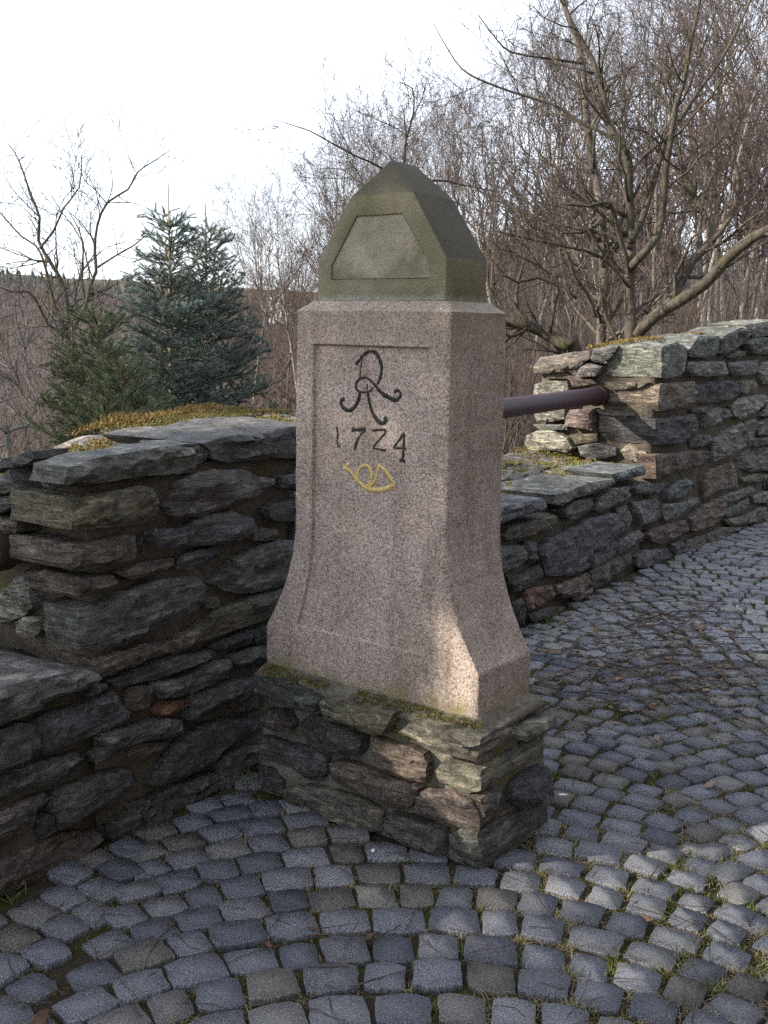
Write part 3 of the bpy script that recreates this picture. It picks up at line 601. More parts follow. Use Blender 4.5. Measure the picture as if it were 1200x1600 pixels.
coursed(wall_m_, FR, -.34, .52, 0.0, .48, 4, lambda *a: False)
coursed(wall_r, RR, 2.15, 3.6, 0.0, 1.42, 6, lambda *a: False)
# mortar hearts
def heart(parent, fn, s0, s1, z0, z1, zb0, zb1, seed):
    rough_block('mortar', [fn(s0, -.034, -.05), fn(s1, -.034, -.05), fn(s1, -.80, -.6), fn(s0, -.80, -.6), fn(s0, -.034, z0), fn(s1, -.034, z1), fn(s1, -.80, zb1), fn(s0, -.80, zb0)], 'mortar', parent, .06, .013, seed)
heart(wall_l, wp, -1.79, -.36, 1.0, 1.03, .80, 1.05, 1); heart(wall_a, wp, -4.2, -1.80, .44, .47, .50, .53, 2)
heart(wall_m_, wp, -.35, 2.55, .48, .52, .60, .64, 3); heart(wall_r, vp, .06, 3.7, 1.24, 1.42, 1.13, 1.36, 4)
# flat stones bedded on the tops
def top_stones(parent, fn, D_, M_, s0, s1, m0, m1, zf, seed, cell=.2):
    rr = random.Random(seed); ns = max(1, int((s1 - s0) / cell)); nm = max(1, int((m0 - m1) / (cell * .8)))
    for i in range(ns):
        for j in range(nm):
            a = s0 + (s1 - s0) * (i + .5 * (j % 2)) / ns; b = m0 + (m1 - m0) * j / nm; w = (s1 - s0) / ns; d = (m0 - m1) / nm
            if a + w > s1 + .02: w = s1 - a
            if w < .06: continue
            cs, cm = a + w / 2, b - d / 2; z = zf(cs, cm); poly = []
            for k in range(8):
                t = 2 * math.pi * (k + rr.uniform(-.25, .25)) / 8; q = (abs(math.cos(t)) ** 4 + abs(math.sin(t)) ** 4) ** -.25
                poly.append((math.cos(t) * q * w * .48, math.sin(t) * q * d * .48))
            O = fn(cs, cm, z); ds = (zf(cs + .05, cm) - zf(cs - .05, cm)) / .1; dm = (zf(cs, cm + .05) - zf(cs, cm - .05)) / .1
            U = D_ + UP * ds; U /= np.linalg.norm(U); V = M_ + UP * dm; V /= np.linalg.norm(V); Nn = np.cross(U, V); Nn /= np.linalg.norm(Nn)
            if Nn[2] < 0: Nn = -Nn
            stone(parent, poly, O, U, V, Nn, .06, rr.choice((GREY, LIGHT, LIGHT, (.17, .15, .13))), h=.04, amp=.007, proud=rr.uniform(-.004, .010), tilt=(rr.uniform(-.06, .06), rr.uniform(-.06, .06)))
zl = lambda s, m: 1.062 + .02 * (s + 1.9) / 1.5 + m * .26 * max(0.0, min(1.0, (-.95 - s) / .85))
zm = lambda s, m: .545 + .045 * s / 2.5 - .10 * min(0, m + .05)
za = lambda s, m: .50 - .05 * m
zr = lambda s, m: 1.335 + .05 * s + .20 * min(0, m + .25)
top_stones(wall_l, wp, WD, WM, -1.80, -.36, -.13, -.80, zl, 21); top_stones(wall_m_, wp, WD, WM, -.34, 2.54, -.26, -.80, zm, 22)
top_stones(wall_a, wp, WD, WM, -4.2, -1.87, -.30, -.80, za, 23); top_stones(wall_r, vp, VD, VM, .06, 3.6, -.30, -.80, zr, 24)

# ------------------------------------------------------------------ the milestone
mile = empty('milestone', PO, 'pink granite milestone with mossy sandstone cap, gilded post horn and carved date', 'milestone')
HW, HD, FLARE, ZB, ZF, ZG, ZT = .268, .1405, .114, .86, .509, .385, 1.457
def flare(z):
    if z >= ZB: return 0.0
    if z <= ZF: return FLARE
    return FLARE * (1 - (z - ZF) / (ZB - ZF)) ** 2.05
def half(z): return HW + .006 * max(0, (ZT - z) / (ZT - ZF)) + flare(z)
def build_shaft():
    zs = sorted(set([ZG, ZG + .006, ZF - .004, ZF + .004, .526, .531, 1.360, 1.3655, ZT - .006, ZT] + [round(ZG + .012 + i * .017, 4) for i in range(62) if ZG + .012 + i * .017 < ZT - .01]))
    loops = []; rec = .0105
    for z in zs:
        h = half(z); p = .197 + .60 * flare(z); pan = .531 <= z <= 1.360
        xs = list(np.linspace(-h + .010, -p - .004, 5)) + list(np.linspace(-p, p, 18)) + list(np.linspace(p + .004, h - .010, 5)); L = []
        for i, x in enumerate(xs): L.append((x, -HD + (rec if pan and 5 <= i <= 22 else 0)))
        L += [(h - .003, -HD + .003)] + [(h, y) for y in np.linspace(-HD + .010, HD - .010, 9)] + [(h - .003, HD - .003)]
        L += [(x, HD) for x in np.linspace(h - .010, -h + .010, 12)] + [(-h + .003, HD - .003)] + [(-h, y) for y in np.linspace(HD - .010, -HD + .010, 9)] + [(-h + .003, -HD + .003)]
        loops.append([(x, y, z) for x, y in L])
    loops.append([(x * (1 - .030 / HW), y * (1 - .026 / HD), ZT + .022) for x, y, z in loops[-1]])
    loops.append([(x * .985, y * .97, ZT + .0285) for x, y, z in loops[-1]])
    n = len(loops[0]); v = []; f = []
    for L in loops:
        for (x, y, z) in L:
            q = Vector((x * 9, y * 9, z * 9)); k = .0012 * noise.noise(q) + .0007 * noise.noise(q * 5); e = Vector((x, y, 0)).normalized()
            corner = min(abs(abs(x) - half(z)), .02) < .0035
            if corner: k -= .0035 * max(0, noise.noise(Vector((x * 4, y * 4, z * 45))) + .25)
            v.append(mp(x + (e.x * k if abs(y) < HD - .004 else k * .3 * (1 if x > 0 else -1) if corner else 0), y + (k if y > 0 else -k) * (1 if abs(abs(y) - HD) < .02 else 0), z))
    for r in range(len(loops) - 1):
        for i in range(n): j = (i + 1) % n; f.append((r * n + i, r * n + j, (r + 1) * n + j, (r + 1) * n + i))
    f.append(tuple(range((len(loops) - 1) * n, len(loops) * n))); f.append(tuple(reversed(range(n))))
    return place('shaft', mesh_from('shaft', v, f, True, math.radians(38)), M['granite'], mile)
shaft = build_shaft()
tag(shaft, 'rough pink granite shaft flaring to a broad foot, with a recessed panel')
def build_cap():
    z0 = ZT + .0285
    out = [(-.22, z0), (-.22, 1.598), (-.107, 1.767), (.107, 1.767), (.22, 1.598), (.22, z0)]
    inn = [(-.172, 1.545), (-.172, 1.583), (-.084, 1.714), (.072, 1.714), (.166, 1.583), (.166, 1.545)]
    bm = bmesh.new(); V = lambda n, w, z: bm.verts.new(Vector(mp(n, w, z)))
    def setb_(z): return .10 if z < 1.6 else .095
    fo = [V(n, -setb_(z), z) for n, z in out]; bo = [V(n, setb_(z), z) for n, z in out]
    fi = [V(n, -.0985, z) for n, z in inn]; fr = [V(n, -.0905, z) for n, z in inn]
    ra, rb = V(0.0, -.058, 1.862), V(0.0, .058, 1.862)
    for i in range(6):
        j = (i + 1) % 6
        bm.faces.new([fo[j], fo[i], fi[i], fi[j]]); bm.faces.new([fi[j], fi[i], fr[i], fr[j]])
        if i != 2: bm.faces.new([fo[i], fo[j], bo[j], bo[i]])
    bm.faces.new(list(reversed(fr)))
    bm.faces.new(bo)
    bm.faces.new([fo[2], ra, fo[3]][::-1]); bm.faces.new([bo[3], rb, bo[2]][::-1]); bm.faces.new([fo[2], bo[2], rb, ra]); bm.faces.new([bo[3], fo[3], ra, rb])
    bmesh.ops.recalc_face_normals(bm, faces=bm.faces)
    bmesh.ops.bevel(bm, geom=[e for e in bm.edges if not any(v in fr for v in e.verts)], offset=.0035, segments=2, affect='EDGES', profile=.5)
    for _ in range(5):
        es = [e for e in bm.edges if e.calc_length() > .03]
        if es: bmesh.ops.subdivide_edges(bm, edges=es, cuts=1)
    bmesh.ops.triangulate(bm, faces=bm.faces); bm.normal_update()
    for v in bm.verts: v.co += v.normal * (.0017 * noise.noise(v.co * 14) + .0012 * noise.noise(v.co * 45))
    me = bpy.data.meshes.new('cap'); bm.to_mesh(me); bm.free(); me.polygons.foreach_set('use_smooth', [True] * len(me.polygons)); me.set_sharp_from_angle(angle=math.radians(30))
    c = place('cap', me, M['cap'], mile); tag(c, 'green stained sandstone cap shaped like a little hipped gable')
    cx = (-.003, 1.63); s = .985
    pan = [mp(cx[0] + (n - cx[0]) * s, -.0935, cx[1] + (z - cx[1]) * s) for n, z in inn]; back = [q + PW * .006 for q in pan]; k = len(pan)
    me = mesh_from('cap_panel', pan + back, [tuple(range(k))[::-1]] + [(i, (i + 1) % k, k + (i + 1) % k, k + i) for i in range(k)] + [tuple(range(k, 2 * k))], False)
    place('cap_panel', me, M['cappanel'], c)
build_cap()

def stroke(name, pts, widths, mat, parent, tilez=.0):
    """carved and painted stroke on the panel: a low rounded ribbon following traced points"""
    O = mp(0, -HD + .0105, 0); P = [onplane(x, y, O, PW) for x, y in px('J', pts)]
    P = [np.array([(q - O) @ PN, q[2]]) for q in P]
    D = []; Wd = []
    for i in range(len(P) - 1):                   # Catmull-Rom
        p0, p1, p2, p3 = P[max(i - 1, 0)], P[i], P[i + 1], P[min(i + 2, len(P) - 1)]
        for k in range(5):
            t = k / 5; D.append(.5 * ((2 * p1) + (p2 - p0) * t + (2 * p0 - 5 * p1 + 4 * p2 - p3) * t * t + (3 * p1 - p0 - 3 * p2 + p3) * t ** 3)); Wd.append(widths[i] + (widths[i + 1] - widths[i]) * t)
    D.append(P[-1]); Wd.append(widths[-1]); v = []; f = []; m = len(D); rr = random.Random(len(pts))
    for i in range(m):
        t = D[min(i + 1, m - 1)] - D[max(i - 1, 0)]; t /= np.linalg.norm(t) + 1e-9; nn = np.array([-t[1], t[0]]); w = Wd[i] * .5 * rr.uniform(.68, 1.2)
        for a, hgt in ((-1, -.003), (-.88, .0013), (0, .0016), (.88, .0013), (1, -.003)):
            q = D[i] + nn * w * a; v.append(mp(q[0], -HD + .0105 - hgt, q[1]))
    for i in range(m - 1):
        for k in range(4): f.append((i * 5 + k, i * 5 + k + 1, (i + 1) * 5 + k + 1, (i + 1) * 5 + k))
    f += [(0, 1, 2, 3, 4), tuple((m - 1) * 5 + k for k in (4, 3, 2, 1, 0))]
    bm = bmesh.new(); me = mesh_from(name, v, f); bm.from_mesh(me); bmesh.ops.recalc_face_normals(bm, faces=bm.faces); bm.to_mesh(me); bm.free()
    return place(name, me, M[mat], parent)
k = 1 / 1500.0                                     # metres per zoomed pixel on the panel
def W_(*a): return [x * k for x in a]
mono = stroke('monogram', [(462, 515), (478, 502), (510, 462), (550, 436), (590, 447), (615, 490), (626, 540), (618, 600), (600, 640)], W_(24, 16, 14, 15, 17, 19, 21, 16, 12), 'black', mile)
tag(mono, 'black carved letter with curled ends')
for pts, ws in [
    ([(505, 480), (494, 540), (490, 605)], (5, 6, 7)),
    ([(560, 618), (530, 600), (490, 607), (468, 632), (466, 662), (482, 685), (512, 692), (550, 685), (575, 660)], (10, 10, 12, 14, 14, 12, 10, 9, 7)), ([(535, 640), (538, 672)], (8, 6)),
    ([(545, 610), (580, 640), (620, 690), (665, 720), (710, 740), (738, 722), (744, 695), (724, 678), (706, 692)], (10, 15, 20, 24, 20, 16, 13, 13, 22)),
    ([(492, 690), (480, 740), (455, 785), (420, 805), (385, 785), (370, 748), (395, 732)], (20, 20, 22, 20, 18, 16, 24)),
    ([(540, 690), (550, 760), (570, 820), (600, 868), (630, 884), (655, 866), (640, 850)], (13, 17, 20, 22, 20, 18, 20))]:
    stroke('monogram_stroke', pts, W_(*ws), 'black', mono)
for pts, ws in [([(344, 908), (352, 950), (348, 1000), (362, 1035)], (16, 9, 9, 12)), ([(438, 924), (480, 926), (522, 922), (492, 960), (468, 1010), (458, 1052)], (20, 18, 16, 8, 18, 14)),
                ([(568, 932), (600, 926), (652, 932), (615, 985), (575, 1035), (605, 1046), (652, 1056)], (14, 14, 12, 9, 10, 8, 14)), ([(765, 945), (735, 990), (703, 1036), (740, 1040), (778, 1045)], (10, 10, 10, 12, 12))]:
    dg = stroke('date_digit', pts, W_(*ws), 'black', mile)
stroke('digit_stroke', [(766, 945), (763, 1040), (757, 1120)], W_(10, 14, 16), 'black', dg); stroke('digit_stroke', [(738, 1114), (772, 1124)], W_(14, 14), 'black', dg)
horn = stroke('post_horn', [(398, 1164), (430, 1186), (470, 1238), (520, 1284), (580, 1302), (640, 1298), (704, 1270)], W_(16, 14, 17, 20, 22, 26, 14), 'gold', mile)
tag(horn, 'gold painted post horn')
stroke('horn_mouthpiece', [(386, 1172), (400, 1160), (418, 1136)], W_(12, 14, 12), 'gold', horn)
stroke('horn_coil', [(480, 1240), (474, 1205), (490, 1165), (520, 1150), (550, 1165), (562, 1210), (552, 1260), (520, 1282), (492, 1262), (478, 1235)], W_(12, 13, 15, 15, 15, 14, 14, 14, 12, 10), 'gold', horn)
stroke('horn_bell', [(600, 1142), (640, 1175), (680, 1230), (706, 1268)], W_(14, 16, 16, 16), 'gold', horn); stroke('horn_bell', [(606, 1146), (598, 1200), (578, 1250), (545, 1290)], W_(14, 14, 13, 12), 'gold', horn)

# rubble plinth under the shaft
PFO, PSO = mp(0, -.196, 0), mp(.453, 0, 0)
PF = (PFO, PN, UP, -PW); PS = (PSO, PW, UP, PN)
face_stones(mile, 'E', [
    ([(60, 360), (80, 320), (160, 315), (280, 330), (380, 390), (490, 440), (500, 470), (470, 520), (330, 500), (200, 440), (100, 420)], SLATE, dict(depth=.12, proud=.03)), ([(490, 470), (520, 440), (640, 440), (780, 480), (960, 530), (890, 660), (780, 640), (680, 600), (540, 570), (510, 520)], (.15, .135, .095), dict(depth=.12, proud=.03)),
    ([(110, 560), (140, 515), (250, 510), (310, 600), (300, 650), (200, 640), (130, 610)], (.06, .045, .04)), ([(340, 590), (420, 555), (540, 570), (660, 660), (750, 690), (740, 770), (720, 800), (620, 805), (500, 780), (400, 740), (370, 670)], (.07, .066, .06), dict(proud=.015)),
    ([(800, 690), (900, 720), (1060, 750), (1130, 790), (1160, 850), (1150, 960), (1050, 950), (900, 900), (830, 840)], (.12, .095, .07), dict(proud=.02)), ([(70, 690), (130, 690), (260, 730), (420, 760), (520, 800), (525, 900), (470, 965), (400, 960), (280, 880), (180, 860), (75, 830)], SLATE),
    ([(540, 850), (600, 830), (720, 860), (900, 920), (1080, 980), (1100, 1010), (1060, 1110), (1000, 1140), (840, 1100), (680, 1020), (560, 960)], BROWN, dict(proud=.015)), ([(75, 870), (160, 890), (240, 970), (240, 1050), (170, 1040), (90, 980)], SLATE),
    ([(260, 1010), (380, 990), (520, 1010), (680, 1060), (800, 1100), (870, 1160), (870, 1270), (780, 1280), (620, 1240), (480, 1170), (300, 1090)], (.095, .085, .07), dict(proud=.015)),
], PF, .1)
face_stones(mile, 'F', [
    ([(20, 1180), (60, 1160), (200, 1200), (380, 1270), (385, 1330), (370, 1420), (260, 1410), (120, 1340), (20, 1270)], (.10, .095, .08), dict(proud=.02)), ([(200, 1060), (240, 1020), (380, 1030), (560, 1080), (600, 1200), (590, 1280), (540, 1280), (400, 1240), (280, 1190), (190, 1150)], (.12, .096, .082), dict(depth=.14, proud=.012)),
    ([(400, 1300), (460, 1275), (580, 1290), (604, 1400), (604, 1535), (540, 1500), (420, 1435)], (.095, .09, .08), dict(depth=.36, proud=.006, tilt=(0, 0))), ([(320, 900), (360, 850), (480, 860), (570, 880), (605, 900), (605, 1020), (520, 1045), (430, 1010), (350, 970)], (.21, .19, .15), dict(depth=.36, proud=.012, tilt=(0, 0))),
    ([(100, 650), (170, 590), (280, 585), (460, 630), (620, 690), (590, 830), (480, 810), (340, 770), (240, 720)], (.19, .17, .135), dict(depth=.22, proud=.02, tilt=(0, 0))),
], PF, .1)
face_stones(mile, 'F', [
    ([(850, 640), (1055, 545), (1062, 600), (960, 655), (850, 705)], (.15, .14, .115), dict(depth=.1, proud=.03)), ([(820, 1000), (900, 930), (1030, 870), (1045, 960), (1030, 1060), (940, 1120), (870, 1140), (800, 1090)], DARK, dict(depth=.1, proud=.012)),
    ([(620, 1080), (740, 1010), (770, 1060), (700, 1130), (640, 1190)], BROWN, dict(depth=.08)), ([(700, 1180), (760, 1130), (800, 1110), (820, 1150), (760, 1200)], BROWN, dict(depth=.08, proud=-.01)),
], PS, .1)
rough_block('plinth_mortar', [mp(-.375, -.176, -.05), mp(.435, -.176, -.05), mp(.435, .186, -.05), mp(-.375, .186, -.05), mp(-.385, -.155, .375), mp(.405, -.155, .375), mp(.405, .17, .375), mp(-.385, .17, .375)], 'lightmortar', mile, .03, .007, 5)
rough_block('mortar_bed', [mp(-.40, -.185, .355), mp(.43, -.185, .345), mp(.43, .185, .355), mp(-.40, .185, .36), mp(-.385, -.135, .392), mp(.387, -.135, .392), mp(.387, .135, .392), mp(-.385, .135, .392)], 'lightmortar', mile, .025, .006, 8)

# ------------------------------------------------------------------ iron pipes between the walls
def tube_mesh(name, P, R, sides=20, cap=True):
    P = [np.array(p) for p in P]; v = []; f = []; n = len(P)
    for i in range(n):
        t = P[min(i + 1, n - 1)] - P[max(i - 1, 0)]; t /= np.linalg.norm(t); a = np.cross(t, UP if abs(t[2]) < .9 else np.array([1.0, 0, 0])); a /= np.linalg.norm(a); b = np.cross(a, t)
        for k in range(sides): th = 2 * math.pi * k / sides; v.append(P[i] + R[i] * (a * math.cos(th) + b * math.sin(th)))
    for i in range(n - 1):
        for k in range(sides): j = (k + 1) % sides; f.append((i * sides + k, i * sides + j, (i + 1) * sides + j, (i + 1) * sides + k))
    if cap: f += [tuple(range(sides))[::-1], tuple(range((n - 1) * sides, n * sides))]
    return mesh_from(name, v, f, True, math.radians(50))
PR = .052
pr = empty('handrail_pipe', wp(1.1, -.36, 1.0), 'long thick maroon painted iron pipe rail behind the milestone, above the low mossy wall', 'railing', 'maroon pipe rails')
place('pipe', tube_mesh('pipe', [wp(s, -.36, 1.0 + .008 * s) for s in (-.45, .5, 1.5, 2.66)], [PR] * 4), M['pipe'], pr)
place('wall_collar', tube_mesh('wall_collar', [wp(2.535, -.36, 1.02), wp(2.60, -.36, 1.021)], [PR + .013, PR + .010]), M['rust'], pr)
pl = empty('handrail_pipe', wp(-3, -.31, .80), 'dark end of a maroon iron pipe let into the wall at the left edge', 'railing', 'maroon pipe rails')
place('pipe', tube_mesh('pipe', [wp(s, -.315, .80) for s in (-4.2, -3, -2.2, -1.80)], [PR] * 4), M['pipe'], pl)
place('wall_collar', tube_mesh('wall_collar', [wp(-1.90, -.315, .80), wp(-1.84, -.315, .80)], [PR + .010, PR + .012]), M['rust'], pl)

# ------------------------------------------------------------------ bare trees
class Limbs:
    """collects tapered polylines and turns them into tubes, many at a time"""
    def __init__(self): self.g = {}
    def add(self, P, R, sides): self.g.setdefault((len(P), sides), []).append((P, R))
    def mesh(self, name):
        V, Fc, off = [], [], 0
        for (n, s), L in self.g.items():
            P = np.array([p for p, _ in L]); R = np.array([r for _, r in L]); m = len(L)
            T = np.empty_like(P); T[:, 1:-1] = P[:, 2:] - P[:, :-2]; T[:, 0] = P[:, 1] - P[:, 0]; T[:, -1] = P[:, -1] - P[:, -2]
            T /= np.linalg.norm(T, axis=2, keepdims=True) + 1e-9
            cand = np.array([[1, .2, 0], [.1, 1, .1], [0, .1, 1], [.6, -.6, .5], [-.6, -.5, .6]]); cand = cand / np.linalg.norm(cand, axis=1, keepdims=True)
            ref = cand[np.abs(np.einsum('mnk,ck->mnc', T, cand)).max(1).argmin(1)][:, None, :]; ref = np.broadcast_to(ref, T.shape)
            A = np.cross(T, ref); A /= np.linalg.norm(A, axis=2, keepdims=True) + 1e-9; B = np.cross(A, T)
            th = 2 * np.pi * np.arange(s) / s
            ring = P[:, :, None] + R[:, :, None, None] * (A[:, :, None] * np.cos(th)[None, None, :, None] + B[:, :, None] * np.sin(th)[None, None, :, None])
            ids = off + np.arange(m * n * s).reshape(m, n, s); V.append(ring.reshape(-1, 3)); off += m * n * s
            a = ids[:, :-1]; b = ids[:, 1:]; a2 = np.roll(a, -1, 2); b2 = np.roll(b, -1, 2)
            Fc.append(np.stack([a, a2, b2, b], -1).reshape(-1, 4))
            if s >= 5: Fc.append(ids[:, 0, ::-1]); Fc.append(ids[:, -1, :])
        return np_mesh(name, np.concatenate(V), Fc)
def unit(v): return v / (np.linalg.norm(v) + 1e-9)
def spline(P, R, step):
    P = [np.array(p, float) for p in P]; out, rad = [], []
    for i in range(len(P) - 1):
        p0, p1, p2, p3 = P[max(i - 1, 0)], P[i], P[i + 1], P[min(i + 2, len(P) - 1)]; n = max(2, int(np.linalg.norm(p2 - p1) / step))
        for k in range(n):
            t = k / n; out.append(.5 * ((2 * p1) + (p2 - p0) * t + (2 * p0 - 5 * p1 + 4 * p2 - p3) * t * t + (3 * p1 - p0 - 3 * p2 + p3) * t ** 3)); rad.append(R[i] + (R[i + 1] - R[i]) * t)
    out.append(P[-1]); rad.append(R[-1]); return np.array(out), np.array(rad)
def wander(rg, p, d, length, r0, r1, n, crook, up):
    P = [p]; seg = length / (n - 1)
    for i in range(n - 1):
        d = unit(d + rg.normal(0, crook, 3) + np.array([0, 0, up])); p = p + d * seg; P.append(p)
    return np.array(P), np.linspace(r0, r1, n)
def sprout(rg, P, R, limbs_b, limbs_t, level, spec):
    """side shoots along polyline P; spec = per level (per metre, length, spread, crook, up, npts, sides, r ratio)"""
    if level >= len(spec): return
    per_m, ln, spread, crook, up, n, sides, rr = spec[level]
    seg = np.linalg.norm(np.diff(P, axis=0), axis=1); L = seg.sum(); cum = np.concatenate([[0], np.cumsum(seg)])
    cnt = rg.poisson(per_m * L)
    for _ in range(cnt):
        t = (.12 + .88 * rg.random() ** .8) * L; i = min(np.searchsorted(cum, t) - 1, len(P) - 2); i = max(i, 0); f = (t - cum[i]) / (seg[i] + 1e-9)
        p = P[i] + (P[i + 1] - P[i]) * f; r = R[i] + (R[i + 1] - R[i]) * f; d = unit(P[i + 1] - P[i])
        side = unit(np.cross(d, rg.normal(0, 1, 3))); dd = unit(d * math.cos(spread) + side * math.sin(spread) * rg.uniform(.7, 1.3))
        l = ln * rg.uniform(.45, 1.25) * (1 - .45 * t / L); r0 = max(min(r * rr, .02), .0028)
        Q, S = wander(rg, p, dd, l, r0, max(r0 * .4, .0019), n, crook, up)
        (limbs_b if level == 0 and sides > 3 else limbs_t).add(Q, S, sides)
        sprout(rg, Q, S, limbs_b, limbs_t, level + 1, spec)
def traced_tree(name, label, stems, Y, tile, bark, twig, spec, seed, base=None, group=None, dy=.35):
    """stems: (points in zoom pixels, width at start, width at end in zoom pixels, wander in depth)"""
    ox, oy, sc = tile; rg = np.random.default_rng(seed); rb, rc = Limbs(), Limbs(); tr = Limbs()
    first = at(ox + stems[0][0][0][0] / sc, oy + stems[0][0][0][1] / sc, Y); gz = ground_z(first[0], first[1])
    root = empty(name, (first[0], first[1], gz), label, 'tree', group)
    for q, (pts, w0, w1, dep) in enumerate(stems):
        n = len(pts); ys = Y + dep * np.linspace(0, 1, n) + rg.normal(0, .04, n) * (np.arange(n) > 0)
        P = [at(ox + x / sc, oy + y / sc, yy) for (x, y), yy in zip(pts, ys)]; k = Y / FPX / sc / 2
        R = np.linspace(w0, w1, n) * k
        if q == 0: P.insert(0, np.array([P[0][0] + .05, P[0][1], min(gz, P[0][2] - .3) - .1])); R = np.concatenate([[R[0] * 1.2], R])
        SP, SR = spline(P, R, .12); SR = SR * (1 + .035 * rg.normal(0, 1, len(SR)).clip(-1.5, 1.5))
        (tr if q == 0 else rb).add(SP, SR, 9); sprout(rg, SP, SR, rb, rc, 0, spec)
    for nm, lb, mt in (('trunk', tr, bark), ('branches', rb, bark), ('crown', rc, twig)):
        if lb.g: place(nm, lb.mesh(nm), M[mt], root)
    return root
Z2 = (640, 0, 1200 / 560); Z1 = (0, 200, 2.5); Z3 = (380, 100, 1200 / 420)
APPLE = [(5.0, 1.0, 1.0, .22, .10, 7, 5, .45), (7.5, .5, .8, .22, .08, 5, 3, .5), (7.0, .26, .75, .2, .06, 4, 3, .6)]
apple = [
    ([(735, 1140), (740, 1060), (735, 940), (745, 880), (740, 800), (735, 640), (730, 520), (690, 460), (660, 400), (650, 320), (620, 220), (590, 160), (545, 80), (520, 20), (490, -80)], 40, 10, .3),
    ([(745, 890), (770, 862), (830, 790), (850, 680), (860, 560), (875, 460), (890, 360), (920, 270), (935, 180), (960, 60), (985, -60)], 30, 8, -.3), ([(740, 810), (780, 730), (820, 600), (860, 470), (920, 380), (970, 300), (1050, 190), (1100, 90), (1160, -40)], 24, 8, .5),
    ([(755, 1125), (820, 1060), (900, 1010), (990, 950), (1060, 870), (1130, 810), (1200, 770), (1330, 740)], 42, 30, -.6), ([(860, 1035), (905, 950), (950, 870), (1015, 805), (1000, 745), (950, 650), (905, 530), (890, 440), (900, 330)], 36, 10, .8),
    ([(730, 520), (690, 470), (560, 400), (480, 350), (350, 310), (210, 255), (150, 200), (80, 80)], 14, 3, .2), ([(735, 830), (700, 800), (600, 770), (490, 750), (330, 690), (170, 600)], 16, 5, .6), ([(740, 910), (700, 780), (672, 680), (600, 690), (500, 680)], 18, 6, -.3),
    ([(735, 960), (640, 860), (540, 830), (400, 800), (290, 770)], 12, 4, -.5), ([(1015, 805), (1080, 720), (1100, 600), (1080, 480), (1120, 380), (1180, 290)], 18, 6, .4)]
traced_tree('apple_tree', 'old many-stemmed bare fruit tree with a heavy limb leaning right over the wall', apple, 9.3, Z2, 'bark_apple', 'twig', APPLE, 1, group='bare trees near the wall')
slim = [([(640, 1160), (650, 1000), (650, 850), (640, 700), (620, 580), (600, 450), (590, 350), (580, 230), (560, 130), (520, 30), (500, -60)], 36, 14, .3), ([(628, 1060), (590, 980), (550, 920), (520, 830), (470, 780), (410, 760), (350, 700)], 16, 5, -.4),
        ([(580, 212), (460, 195), (340, 175), (290, 130), (230, 50)], 10, 3, -.3), ([(620, 580), (560, 540), (490, 560), (420, 520)], 10, 4, .3), ([(600, 450), (640, 370), (730, 330), (800, 310)], 10, 4, .3), ([(640, 720), (560, 650), (500, 600), (480, 500)], 10, 4, -.2)]
traced_tree('bare_tree', 'slim straight grey trunk rising just left of the many-stemmed fruit tree', slim, 9.9, Z2, 'bark_grey', 'twig', APPLE, 2, group='bare trees near the wall')
lean = [([(560, 1205), (520, 1160), (470, 1122), (400, 1092), (340, 1078), (230, 1065), (120, 1020)], 48, 26, .2), ([(470, 1115), (488, 1010), (498, 962), (430, 930), (360, 945), (300, 900), (250, 840)], 13, 5, -.2), ([(560, 1000), (420, 880), (330, 850), (260, 830)], 10, 4, .2), ([(400, 1092), (340, 1010), (300, 960), (290, 880), (330, 800)], 10, 4, .4)]
traced_tree('leaning_tree', 'dark mossy limb arching low between the milestone and the pipe', lean, 8.3, Z2, 'bark_dark', 'twig', APPLE, 3, group='bare trees near the wall')
left = [([(290, 980), (288, 900), (270, 840), (262, 800), (265, 700), (240, 600), (200, 530), (150, 440), (155, 350), (120, 260), (90, 170), (60, 100), (30, 60)], 26, 3, .3), ([(262, 815), (190, 770), (150, 690), (110, 640), (40, 640), (-40, 600)], 14, 4, -.5), ([(255, 790), (215, 700), (190, 600), (170, 520), (140, 460), (80, 420), (0, 330), (-60, 270)], 14, 4, .5),
        ([(270, 800), (330, 710), (350, 620), (375, 560), (370, 480), (380, 380), (420, 290), (500, 240), (540, 170), (600, 130), (660, 90)], 17, 3, .2), ([(335, 690), (320, 600), (325, 480), (310, 400), (270, 330)], 10, 4, .4), ([(380, 545), (450, 500), (520, 460), (570, 420)], 9, 4, -.3), ([(155, 470), (210, 400), (250, 310), (310, 230), (320, 100)], 10, 4, -.2), ([(345, 650), (420, 630), (480, 590)], 9, 4, .4)]
LEFTT = [(6.0, 1.0, .9, .2, .07, 6, 4, .5), (7.0, .5, .75, .2, .05, 4, 3, .6), (7, .26, .7, .2, .04, 3, 3, .75)]
traced_tree('bare_tree', 'forked bare tree with pale bark left of the blue spruces', left, 12.5, Z1, 'bark_apple', 'twig', LEFTT, 4, group='bare trees near the wall')
edge = [([(35, 1300), (25, 1230), (30, 1190), (70, 1170), (110, 1160), (130, 1110), (150, 1050), (240, 990)], 22, 6, .3), ([(30, 1195), (0, 1170), (-60, 1120)], 14, 8, -.2), ([(60, 1120), (40, 1095), (0, 1080), (-50, 1060)], 11, 6, .2), ([(120, 1130), (60, 1000), (20, 930), (-30, 900)], 8, 4, .4), ([(150, 1060), (90, 960), (60, 860)], 7, 3, .2)]
traced_tree('bare_tree', 'crooked pale branches at the left edge just above the wall', edge, 7.6, Z1, 'bark_pale', 'twig', LEFTT, 5, group='bare trees near the wall')
